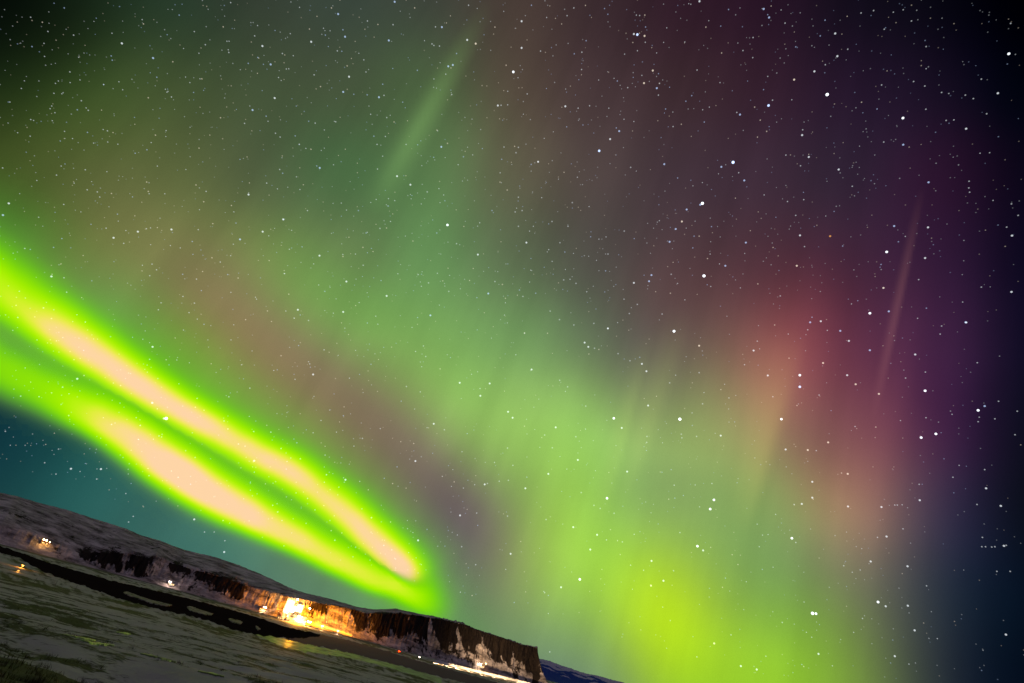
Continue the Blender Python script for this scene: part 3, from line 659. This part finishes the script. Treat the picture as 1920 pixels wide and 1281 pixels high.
# ------------------------------------------------------------------ aurora
def aurora_ramp_mat(name, stops, layers=2):
    """emitting air: colour and opacity follow the density of the curtain"""
    m, t, n, l, o = nodes(name)
    at = n.new('ShaderNodeAttribute'); at.attribute_name = 'brightness'
    cr = n.new('ShaderNodeValToRGB'); e = cr.color_ramp; e.interpolation = 'B_SPLINE'
    ar = n.new('ShaderNodeValToRGB'); e2 = ar.color_ramp; e2.interpolation = 'B_SPLINE'
    for k, (p_, c_, a_) in enumerate(stops):
        s1 = e.elements[k] if k < 2 else e.elements.new(p_); s1.position = p_; s1.color = lin(c_)+(1,)
        s2 = e2.elements[k] if k < 2 else e2.elements.new(p_); s2.position = p_; s2.color = (a_, a_, a_, 1)
    l.new(at.outputs['Fac'], cr.inputs[0]); l.new(at.outputs['Fac'], ar.inputs[0])
    s = n.new('ShaderNodeMath'); s.operation = 'SUBTRACT'; s.inputs[0].default_value = 1; l.new(ar.outputs[0], s.inputs[1])
    q = n.new('ShaderNodeMath'); q.operation = 'POWER'; l.new(s.outputs[0], q.inputs[0]); q.inputs[1].default_value = .5
    s2_ = n.new('ShaderNodeMath'); s2_.operation = 'SUBTRACT'; s2_.inputs[0].default_value = 1; l.new(q.outputs[0], s2_.inputs[1])
    em = n.new('ShaderNodeEmission'); l.new(cr.outputs[0], em.inputs[0]); em.inputs[1].default_value = 1
    tr = n.new('ShaderNodeBsdfTransparent'); mx = n.new('ShaderNodeMixShader')
    l.new(s2_.outputs[0], mx.inputs[0]); l.new(tr.outputs[0], mx.inputs[1]); l.new(em.outputs[0], mx.inputs[2]); l.new(mx.outputs[0], o.inputs[0])
    m.cycles.emission_sampling = 'NONE'; return m
RA = 84000.0
def curtain(name, dens, box_, step, mat, label, group, R_=RA, cut=.012, thick=.03):
    """a luminous body of air: front and back skins joined round the rim"""
    x0, y0, x1, y1 = box_; nx = int((x1-x0)/step); ny = int((y1-y0)/step)
    idx = {}; D = {}
    for i in range(nx+1):
        for j in range(ny+1): D[i, j] = dens(x0+i*step, y0+j*step)
    vs = []; fs = []; av = []
    def V(i, j, b):
        k = (i, j, b)
        if k not in idx:
            edge = any(D.get((i+a_, j+c_), 0) <= cut for a_ in (-1, 0, 1) for c_ in (-1, 0, 1))
            r_ = R_*(1+(0 if edge else (thick if b else -thick)*min(1, D[i, j])))
            kk = (i, j, 0) if edge else k
            if kk not in idx:
                idx[kk] = len(vs); vs.append(CAM+ray(x0+i*step, y0+j*step)*r_); av.append(max(0, D[i, j]-cut))
            idx[k] = idx[kk]
        return idx[k]
    for i in range(nx):
        for j in range(ny):
            if max(D[i, j], D[i+1, j], D[i, j+1], D[i+1, j+1]) > cut:
                fs.append((V(i, j, 0), V(i+1, j, 0), V(i+1, j+1, 0), V(i, j+1, 0)))
                f2 = (V(i, j, 1), V(i, j+1, 1), V(i+1, j+1, 1), V(i+1, j, 1))
                fs.append(f2)
    o = mesh_from(name, vs, fs, mat, smooth=True)
    at = o.data.attributes.new('brightness', 'FLOAT', 'POINT'); at.data.foreach_set('value', av)
    return tag(o, label, 'aurora', group)
def band_density(pts, tail_up=0.0, tail_w=110., tail_dn=0.0, edge=2.0):
    """pts: x, y, width above, width below, peak; fine-sampled centre line"""
    fine = []
    def cr_(a, b, c, d, t): return .5*((2*b)+(-a+c)*t+(2*a-5*b+4*c-d)*t*t+(-a+3*b-3*c+d)*t**3)
    q = [pts[0]]+list(pts)+[pts[-1]]
    for i in range(1, len(q)-2):
        for k in range(8):
            fine.append(tuple(cr_(q[i-1][c], q[i][c], q[i+1][c], q[i+2][c], k/8) for c in range(5)))
    fine.append(pts[-1])
    def f(x, y):
        bd = 1e18; bs = None
        for a_, b_ in zip(fine, fine[1:]):
            ex, ey = b_[0]-a_[0], b_[1]-a_[1]; L2 = ex*ex+ey*ey+1e-9
            t = ((x-a_[0])*ex+(y-a_[1])*ey)/L2; t = 0 if t < 0 else 1 if t > 1 else t
            dx, dy = x-a_[0]-ex*t, y-a_[1]-ey*t; dd = dx*dx+dy*dy
            if dd < bd:
                bd = dd; bs = (a_, b_, t, ex*dy-ey*dx)
        a_, b_, t, side = bs; d = math.sqrt(bd)
        wu = a_[2]+(b_[2]-a_[2])*t; wd = a_[3]+(b_[3]-a_[3])*t; p_ = a_[4]+(b_[4]-a_[4])*t
        if side < 0: v = p_*math.exp(-(d/wu)**2) + tail_up*p_*(math.exp(-(d/tail_w)**2)-math.exp(-(d/(wu))**2))
        else: v = p_*math.exp(-(d/wd)**edge) + tail_dn*p_*(math.exp(-(d/60.)**2)-math.exp(-(d/(wd))**2))
        return v*(1+.10*fbm((x*.007, y*.007, 2.2), 3))
    return f
stops = [(0, (112,160,76), 0), (.10, (112,166,68), .14), (.22, (108,182,44), .44), (.38, (112,208,4), .82), (.55, (146,234,0), 1), (.70, (184,246,0), 1), (.82, (238,236,60), 1), (.92, (252,220,138), 1), (1.0, (255,212,172), 1)]
m_au = aurora_ramp_mat('aurora_light', stops)
bA = band_density([(-220,400,80,80,.66),(-100,480,80,80,.68),(0,545,78,72,.70),(60,590,72,50,.80),(120,632,60,42,.93),(230,702,48,38,1.02),(330,765,41,32,.98),(400,806,39,30,.95),(480,852,40,31,.95),(560,897,41,31,.95),(640,957,41,33,.96),(700,1012,41,36,1.0),(736,1044,39,38,1.02),(760,1072,40,40,.98),(776,1100,42,38,.74),(800,1132,40,32,.42),(830,1170,36,30,.1)], .30, 108., .62)
bB = band_density([(-220,560,50,55,.46),(-100,620,50,60,.48),(0,682,50,60,.50),(100,735,46,52,.60),(180,782,46,42,.86),(240,818,46,46,.97),(310,868,50,48,1.05),(400,925,46,46,1.05),(480,970,40,38,1.02),(560,1012,36,32,.86),(640,1055,34,30,.80),(700,1086,34,28,.78),(745,1100,34,28,.74),(790,1125,40,28,.56),(830,1150,40,25,.30),(860,1170,40,25,.05)], .62, 66., .12, 2.8)
ag = 'bright lime aurora arcs above the ridge'
def ss_(x, a, b): x = max(0, min(1, (x-a)/(b-a))); return x*x*(3-2*x)
bA0, bB0 = bA, bB                              # where the arcs cross, the brighter one shows
bA = lambda x, y: (lambda a, b: a*(1-ss_(b-a, 0, .6)))(bA0(x, y), bB0(x, y))
bB = lambda x, y: (lambda a, b: b*(1-ss_(a-b, 0, .6)))(bA0(x, y), bB0(x, y))
curtain('aurora_arc', bB, (-190, 400, 950, 1230), 11, m_au, 'lower bright lime aurora arc with a wide pale pink core, just above the ridge', ag, RA)
curtain('aurora_arc', bA, (-190, 250, 950, 1230), 11, m_au, 'upper bright lime aurora arc with a long narrow pale pink core', ag, RA*1.1)

def add_mat(name, col, st):
    m, t, n, l, o = nodes(name)
    at = n.new('ShaderNodeAttribute'); at.attribute_name = 'brightness'
    q = n.new('ShaderNodeMath'); q.operation = 'MULTIPLY'; q.inputs[1].default_value = st/2; l.new(at.outputs['Fac'], q.inputs[0])
    em = n.new('ShaderNodeEmission'); em.inputs[0].default_value = col+(1,); l.new(q.outputs[0], em.inputs[1])
    tr = n.new('ShaderNodeBsdfTransparent'); ad = n.new('ShaderNodeAddShader'); l.new(em.outputs[0], ad.inputs[0]); l.new(tr.outputs[0], ad.inputs[1]); l.new(ad.outputs[0], o.inputs[0])
    m.cycles.emission_sampling = 'NONE'; return m
def shaft(x0, y0, x1, y1, w0, w1, peak, asym=1.0, col=(.3, .6, .1), st=.1, label='', step=9, p_top=.0):
    """one slanting ray of the aurora: soft across, fading at both ends, sharper on its right side when asym < 1"""
    ex, ey = x1-x0, y1-y0; Ln = math.hypot(ex, ey)
    def f(x, y):
        t = ((x-x0)*ex+(y-y0)*ey)/Ln/Ln; d = ((x-x0)*ey-(y-y0)*ex)/Ln
        w = w0+(w1-w0)*max(0, min(1, t)); w = w if d < 0 else w*asym
        if t <= 0 or t >= 1: return 0
        lv = (math.sin(math.pi*t**peak))**1.3
        return lv*math.exp(-(d/w)**2)
    m_ = max(w0, w1)*2.3
    return curtain('aurora_ray', f, (min(x0, x1)-m_, min(y0, y1)-20, max(x0, x1)+m_, max(y0, y1)+20), step, add_mat('aurora_ray_light', col, st), label, 'slanting rays of the aurora', RA*1.2, .02, .01)
G = (.42, .72, .12)
shaft(930,-20,690,410,18,22,1.3,1,(.42,.85,.22),.12,'pale green ray slanting down from the top edge, left of centre',9)
shaft(900,130,745,620,80,90,1.0,1,(.2,.7,.15),.05,'broad faint green ray right of the slanting pale green one',14)
shaft(1225,600,1115,1010,22,16,1.2,.55,(.6,.8,.15),.085,'left one of the two thin yellow-green rays in the green glow',9)
shaft(1290,560,1165,960,44,24,1.2,.45,(.55,.66,.16),.10,'right one of the two thin yellow-green rays, wider, in the green glow',9)
shaft(1500,600,1390,1010,62,30,1.15,.4,(.75,.60,.14),.13,'tall ray with a yellow right edge below the red glow',9)
shaft(1555,450,1420,830,80,60,1.35,.9,(.9,.22,.16),.045,'broad red glowing ray right of centre',14)
shaft(1735,330,1635,800,9,10,1.15,.7,(.75,.3,.26),.085,'very thin long pink ray near the right side',5)
shaft(1730,420,1600,1130,85,75,1.35,.45,(.62,.16,.20),.055,'wide dusky red ray beneath the thin pink one',12)
def blob(cx, cy, sx, sy, ang, col, st, label):
    ca, sa = math.cos(ang), math.sin(ang)
    def f(x, y):
        u = (x-cx)*ca+(y-cy)*sa; v = -(x-cx)*sa+(y-cy)*ca
        return math.exp(-(u/sx)**2-(v/sy)**2)
    m_ = max(sx, sy)*2.1
    o = curtain('aurora_patch', f, (cx-m_, cy-m_, cx+m_, cy+m_), 16, add_mat('aurora_patch_light', col, st), label, 'soft glowing aurora patches low in the sky', RA*1.3, .02, .01)
blob(1235,1120,60,120,-.2,(.5,.68,.0),.06,'brightest yellow-green aurora patch low in the sky at right of centre')
blob(1400,1215,170,42,.2,(.3,.6,.0),.07,'flat green aurora patch along the bottom, right of the brightest patch')
blob(1050,1010,55,110,0,(.35,.6,.0),.06,'upright soft green aurora patch above the end of the cliff')

# ------------------------------------------------------------------ stars
def star_mat(name, col, st):
    m, t, n, l, o = nodes(name)
    em = n.new('ShaderNodeEmission'); em.inputs[0].default_value = col+(1,); em.inputs[1].default_value = st/2
    tr = n.new('ShaderNodeBsdfTransparent'); ad = n.new('ShaderNodeAddShader'); l.new(em.outputs[0], ad.inputs[0]); l.new(tr.outputs[0], ad.inputs[1]); l.new(ad.outputs[0], o.inputs[0])
    m.cycles.emission_sampling = 'NONE'; return m
A = """120 175 2b,241 30 2b,276 132 2,295 215 1,300 300 1,115 65 1,167 212 1,165 163 1,262 270 2,263 310 1,219 304 1,232 352 1,208 313 1,37 383 1,80 332 1,305 378 2,290 412 2b,331 414 2,323 405 1,194 398 1,188 408 1,206 423 1,126 452 1,196 453 1,66 498 1,113 511 1,242 493 1,272 520 1,403 491 2,328 497 2b,404 533 1,442 541 1,351 537 1,387 486 1,507 575 2b,551 562 2b,583 507 2y,567 535 1,623 490 1,556 367 2y,457 163 3,420 125 1,417 210 2b,421 226 2b,538 90 2y,672 57 2b,574 218 3b,648 232 2y,588 290 2b,643 364 2,620 335 1,626 346 1,630 343 1,460 337 1,446 307 1,389 317 1,770 168 2,837 101 2y,865 10 2,851 155 1,859 155 1,856 187 1,858 197 2,757 296 2y,750 296 1,726 347 1b,712 310 1,746 200 1,931 238 2b,984 173 3,967 216 2b,1015 242 3b,1059 201 2,955 135 2,1030 368 3,947 413 3b,998 436 2b,917 463 2,827 442 2y,1033 500 2,1005 455 1,1167 157 3,1265 191 2,1178 281 2,1202 325 2y,1309 288 3,1287 345 3b,1377 356 2b,1421 365 3b,1440 358 2,1182 462 2,1259 457 2,1268 53 3b,1294 138 3b,1286 112 2b,1243 30 2y,1458 152 3b,1378 79 2,1474 93 2,1480 7 3b,1555 30 2y,1657 102 3b,1633 101 2,1648 173 2,1620 165 2,1712 201 2b,1752 150 3,1784 164 3y,1681 249 3b,1698 244 3b,1565 264 2b,1694 355 2,1757 20 2,1856 102 2y,1867 396 3,1879 395 2,1898 245 2y,1166 560 2y,1122 542 2b,1147 557 1,1402 511 2b,1414 542 2,1435 586 1,1199 630 3b,1049 636 2,1060 650 2b,1489 661 3,1539 693 3,1602 720 2,1655 551 3b,1678 538 2y,1738 588 2b,1718 618 1,1646 708 1,1344 790 2b,1456 773 2b,1425 857 2,1373 874 2b,1153 790 2,1062 823 3,932 730 3,1000 687 2,773 718 2,764 757 2y,735 694 2y,868 771 2y,877 795 1,550 683 2y,590 623 1,556 718 2y,618 727 1,418 726 2y,365 720 2,327 712 2,278 687 1,138 677 1,320 637 2,212 657 2,10 630 2,33 763 3,11 807 3b,239 767 2,145 815 1,398 856 2,472 865 1,517 869 3,549 858 2,643 861 3,426 892 3,464 913 2,232 895 2b,201 928 2b,93 932 2,721 906 2b,676 930 1,798 839 2y,900 898 3b,985 869 3,875 916 1,1198 959 3,1176 990 1,1361 928 2y,1333 953 1,1286 962 2y,1362 995 2,1299 1056 3,1218 1093 2b,1195 1069 1,1066 1026 2,893 1043 2y,795 967 2y,826 983 2,854 1030 2b,865 959 1,685 1029 2b,737 1047 2,587 1012 2,193 1037 3,240 1042 2,570 991 1,534 995 1,250 1096 2,686 1112 2,729 1137 2,1117 1162 3,1287 1170 3,1157 1202 2,921 1199 2y,594 1162 2,740 1197 1,688 1238 1,320 1208 1,193 1195 2y,163 1155 2,958 1115 1,962 1122 1,1409 1186 1,1417 1216 1,1347 1135 1,1450 1110 3,1492 1027 1,1568 1030 2,1607 1061 2,1580 1074 1,1683 1093 2,1640 1025 1,1614 1183 3b,1678 844 4,1638 874 2b,1792 955 3,1712 914 2,1845 790 2b,1902 713 2y,1884 1067 2y,1831 1101 3b,1856 1056 2"""
B = """36 80 3,36 180 3,73 20 2b,107 192 2,232 30 2,130 66 1,278 153 2b,262 196 2,261 261 2,5 270 4,457 128 3,470 130 4b,497 135 3y,498 57 2y,528 265 3y,487 283 1,495 312 3y,395 304 2b,434 329 2,543 331 3b,549 357 2,674 359 2b,652 380 2b,576 409 2b,703 5 3,727 102 2y,786 199 2y,866 190 2,812 36 2b,944 34 3b,964 66 3b,904 141 2,648 158 1,694 263 2,780 310 1,1064 176 2b,1024 87 2,1174 76 2b,1156 135 2b,1212 126 3,1220 211 3,1259 185 2,1175 243 2,1134 268 3,1058 299 3y,1182 355 5,962 396 4b,977 376 2,910 402 2y,931 451 2y,855 430 3b,843 422 2,721 458 2b,955 493 2y,740 402 1,715 412 1,604 475 2,457 456 1,391 480 2b,402 492 3b,200 399 3,248 406 2,291 397 2,363 406 1,205 476 1b,368 522 3,327 566 4b,24 553 2,15 573 2,98 607 3,72 617 2b,445 628 2,571 616 3b,245 665 1,785 626 3b,829 609 5b,871 677 3b,850 648 2,714 763 5,706 768 3b,655 786 3b,637 831 3y,614 859 3b,591 907 3b,683 886 2b,702 886 2y,678 930 2b,748 850 2b,743 953 1,733 970 2y,877 910 3b,800 997 3b,778 990 1,720 1035 5,523 1032 3b,514 1055 3b,457 1061 3,597 1029 2,594 1100 2y,621 1063 1,470 1142 2,440 1176 2,563 1178 2,608 1242 4,351 1016 2b,360 953 2,421 867 2,326 897 1,289 775 1,226 760 2,150 831 2,210 849 2,54 910 3,24 849 2,80 849 1,66 867 1,24 740 2,12 795 2,38 790 2,28 1088 2b,41 1112 2,66 1058 1,89 1100 2b,194 1050 2,143 1167 2,240 1063 2,178 1199 2,47 1249 2y,307 1213 2,360 1232 2,232 1219 2,1113 589 3,1082 622 2,1027 582 2,1088 507 3,1090 487 2,1225 636 3,1276 699 2,1033 756 2,1094 749 2,1394 533 2,1467 543 3b,1466 443 4,1369 409 2b,1386 319 2,1396 110 2,1309 49 2,1356 40 2,1430 46 1,1467 37 1,1498 79 2,1553 175 2,1553 258 1,1506 306 2,1548 323 2,1611 347 2,1638 351 1,1552 410 2,1628 452 2,1657 450 2,1703 483 3,1700 357 2,1730 370 2,1760 297 2,1780 427 2,1822 350 3,1863 202 4,1870 88 2,1791 573 1,1755 575 1,1562 684 3b,1560 853 3,1433 848 3b,1193 886 3o,1080 883 3,1097 925 2,1064 808 2,1240 923 2b,1405 945 4,1449 907 2b,1384 992 2b,1549 968 3,1475 887 1,1068 997 3y,922 1065 2y,985 1219 2y,1006 1110 2,1125 1190 2b,1118 1209 3b,1158 1205 3,1109 1237 2,1036 1253 1,1342 1175 4,1413 1168 3b,1393 1080 3y,1525 1049 2,1554 1156 2b,1521 1194 1,1231 1241 3b,1273 1140 1,1701 1209 3b,1873 1095 3,1875 884 3,1873 765 2,1716 721 2,1713 705 2,1714 680 2,1804 752 1,1898 808 2,1855 852 2,1760 1077 2,1690 1133 1,1611 1223 2"""
C = """458 401 3,457 569 3,499 616 5,492 616 3,232 497 3,188 522 2,335 634 2,421 637 2,750 525 2,940 484 3,973 410 2,822 472 1,1049 495 1,1278 430 2,1220 520 2,1380 509 3,1442 548 3,1302 632 3,1334 650 2,1247 744 3,1088 676 2,1010 657 1,980 785 2,1037 800 3,1080 805 1,813 657 2,763 743 3,687 551 2,303 768 3,213 767 3,134 749 2,290 798 2,168 783 2,583 919 3,614 957 2,643 957 1,675 983 2,673 1017 3,400 910 2,386 927 2,62 549 2,1381 907 3,1431 900 2,1386 1001 2,1428 1055 2,1455 814 3,1391 825 1,1255 982 3,1115 914 2,1425 815 1,1470 511 3,1387 716 1,725 455 1"""
D_ = """451 30 3,684 40 4,157 47 2,369 80 3,382 95 3,404 100 2,487 119 2,571 155 3,587 181 3,529 144 2,773 91 3y,965 108 3,1090 135 2y,978 75 2,773 186 2,933 158 2,1015 196 3,1033 271 2,1128 195 4,1128 236 4b,1210 152 3y,1295 195 3,1325 227 3y,1375 107 3b,1301 74 3,1407 261 3y,1570 250 4,1501 205 2,1571 184 2,1535 122 3,1623 50 2,1715 9 3,1754 151 2,1780 304 3b,1757 319 4,1829 287 2,1895 322 2,1665 333 1,1761 343 1,1757 359 2,1816 349 2,1556 415 4,1608 402 4,1573 345 2,1887 405 2,705 350 5,472 347 4,500 381 3,593 302 3,785 296 2,710 403 2,712 416 2,764 411 2,849 408 3,1063 350 4,1118 302 2y,1196 265 2,790 256 1,748 328 1,669 222 2,690 195 1,267 379 3,99 324 3,115 345 3,182 175 3,228 406 2,338 412 2,255 451 2,345 494 3,116 513 2,241 543 3,97 452 2,26 577 2,68 569 2,100 566 2,160 594 3,357 609 2,233 704 2,97 692 2,519 535 3,588 432 2,589 411 2,373 304 2,372 385 1,309 236 2,281 213 2,448 629 4,402 654 2,424 665 2,473 682 2,329 731 3,413 758 3,446 776 2,502 783 2,389 810 3,108 825 3,352 915 4,286 943 3,228 962 2,605 850 3,603 937 3y,647 920 3,577 883 1,767 798 4,787 813 3,825 635 4,812 667 4,818 577 2,685 583 2,759 582 1,705 750 2,1100 770 4,1114 785 2,985 800 1,1172 571 3,1172 627 3,1135 649 3,1108 651 2,1297 543 3y,1275 540 2y,1298 658 3,1416 660 3,1463 653 2,1472 653 2,1489 652 1,1434 764 3,1402 767 2,1492 737 2,1378 852 3,1508 869 3,1283 867 2,1313 890 1,1341 882 1,1551 636 3,1549 580 2,1668 555 2,1690 513 1,1785 594 3,1780 528 2,1753 651 2,1837 656 3,1772 767 2,1770 800 2,1783 800 2,1805 801 2,1816 800 2,1848 797 3,1856 795 2,1870 887 2,1823 887 2,1575 938 2,1404 995 4,1431 1010 3,1509 1008 3,1173 1035 5,1185 1036 4,1066 1067 2,1143 995 1,1349 1053 2,1533 1095 3,1318 1102 1,1613 1124 1,1855 1110 3,1463 1186 3,1513 1214 1,1194 1178 3,920 1221 3,976 1233 3,826 1141 3y,1243 1220 1,1078 457 3,1156 459 3y,1186 461 2,1228 432 3y,1396 378 2y,1323 376 2,1483 355 1,246 1171 2"""
stars = []
for txt, ox, oy, k in ((A, 0, 0, .5), (B, 960, 0, .5), (C, 0, 400, .6246), (D_, 900, 600, .5316)):
    for s in txt.split(','):
        x, y, c = s.split(); stars.append((ox+float(x)*k, oy+float(y)*k, int(c[0]), c[1:] or 'w'))
HUE = {'w': (.88, .95, 1.0), 'b': (.50, .66, 1.0), 'y': (1.0, .86, .68), 'o': (1.0, .45, .08)}
RAD = {5: 2.9, 4: 2.4, 3: 1.9, 2: 1.5, 1: 1.3}; STR = {5: 2.0, 4: 1.4, 3: .62, 2: .26, 1: .12}
RS = 60000.0
WORD = {'w': 'white', 'b': 'bluish', 'y': 'warm pale', 'o': 'orange'}
SIZE = {5: 'brightest', 4: 'bright', 3: 'middling', 2: 'faint', 1: 'very faint'}
base = {}
def star_mesh(mag, hue):
    if (mag, hue) not in base:
        bm = bmesh.new(); bmesh.ops.create_icosphere(bm, subdivisions=2, radius=1.0)
        me = bpy.data.meshes.new('star'); bm.to_mesh(me); bm.free()
        me.materials.append(star_mat('starlight', HUE[hue], STR[mag])); base[mag, hue] = me
    return base[mag, hue]
NAMED = {(714, 763, 'B'): 0}
special = {(1551,177):'brightest bluish white star in the dark upper right', (1374,304):'large blue-white star in the middle of the dark upper right',
 (1317,381):'large white star with a close companion, above the red glow', (1320,517):'large white star straight above the left rim of the red glow',
 (1556,443):'lone orange star in the dark sky at upper right', (1523,1150):'large double white star low at the right, right of the lime patch',
 (312,785):'large white star between the two bright lime arcs', (1891,101):'lone white star near the black upper right corner',
 (839,422):'white star below the slanting pale green ray', (1275,786):'large white star above the right thin yellow-green ray'}
stars.sort(key=lambda s: (-s[2], math.hypot(s[0]-960, s[1]-640)))
used = set()
for (x, y, mag, hue) in stars[:300]:
    d = ray(x, y); o = link('star', star_mesh(mag, hue))
    o.location = CAM+d*RS; s = RAD[mag]*RS/FPX*.92*d.dot(F); o.scale = (s, s, s)
    lb = None
    for k, v in special.items():
        if v not in used and math.hypot(k[0]-x, k[1]-y) < 5: lb = v; used.add(v); break
    if lb is None: lb = '%s %s star, one of the many scattered over the night sky' % (SIZE[mag], WORD[hue])
    tag(o, lb, 'star', 'stars scattered over the night sky')
# the uncounted rest, one object
cls = [(c, st) for c in ('w', 'b', 'y') for st in (.10, .19, .34, .34, .62)]
me_all = bpy.data.meshes.new('star_field')
bm = bmesh.new(); bmesh.ops.create_icosphere(bm, subdivisions=1, radius=1.0)
iv = [v.co.copy() for v in bm.verts]; fi = [tuple(v.index for v in f.verts) for f in bm.faces]; bm.free()
sv = []; sf = []; sm = []
def tiny(x, y, rad, mi):
    d = ray(x, y); s = rad*RS/FPX*.9*d.dot(F); P = CAM+d*RS*1.02; n0 = len(sv)
    sv.extend([P+v*s for v in iv]); sf.extend([tuple(k+n0 for k in f) for f in fi]); sm.extend([mi]*len(fi))
for (x, y, mag, hue) in stars[300:]:
    hue = 'w' if hue == 'o' else hue
    tiny(x, y, RAD[mag], 'wby'.index(hue)*5+{1: 2, 2: 3, 3: 4}[mag])
rg = random.Random(5)
for i in range(5200):
    x, y = rg.uniform(-60, 1980), rg.uniform(-60, 1290)
    if y > 880+.27*x: continue
    if y > 560 and x > 900 and rg.random() < .45: continue
    dk = max(abs(x-760)/1160.0, 0)                     # fewer and fainter where the sky is darkest
    if rg.random() < max(0, dk-.72)*2.0: continue
    k = rg.random()+max(0, .62-dk)*.25-max(0, dk-.6)*.9; mi = 0 if k < .45 else 1 if k < .85 else 2
    tiny(x, y, rg.uniform(1.0, 1.45), rg.choice((0, 0, 1, 2))*5+mi)
me_all.from_pydata([tuple(v) for v in sv], [], sf); me_all.polygons.foreach_set('material_index', sm); me_all.update()
for c, st in cls: me_all.materials.append(star_mat('starlight', HUE[c], st))
tag(link('star_field', me_all), 'countless very faint stars filling the whole night sky', 'stars', kind='stuff')
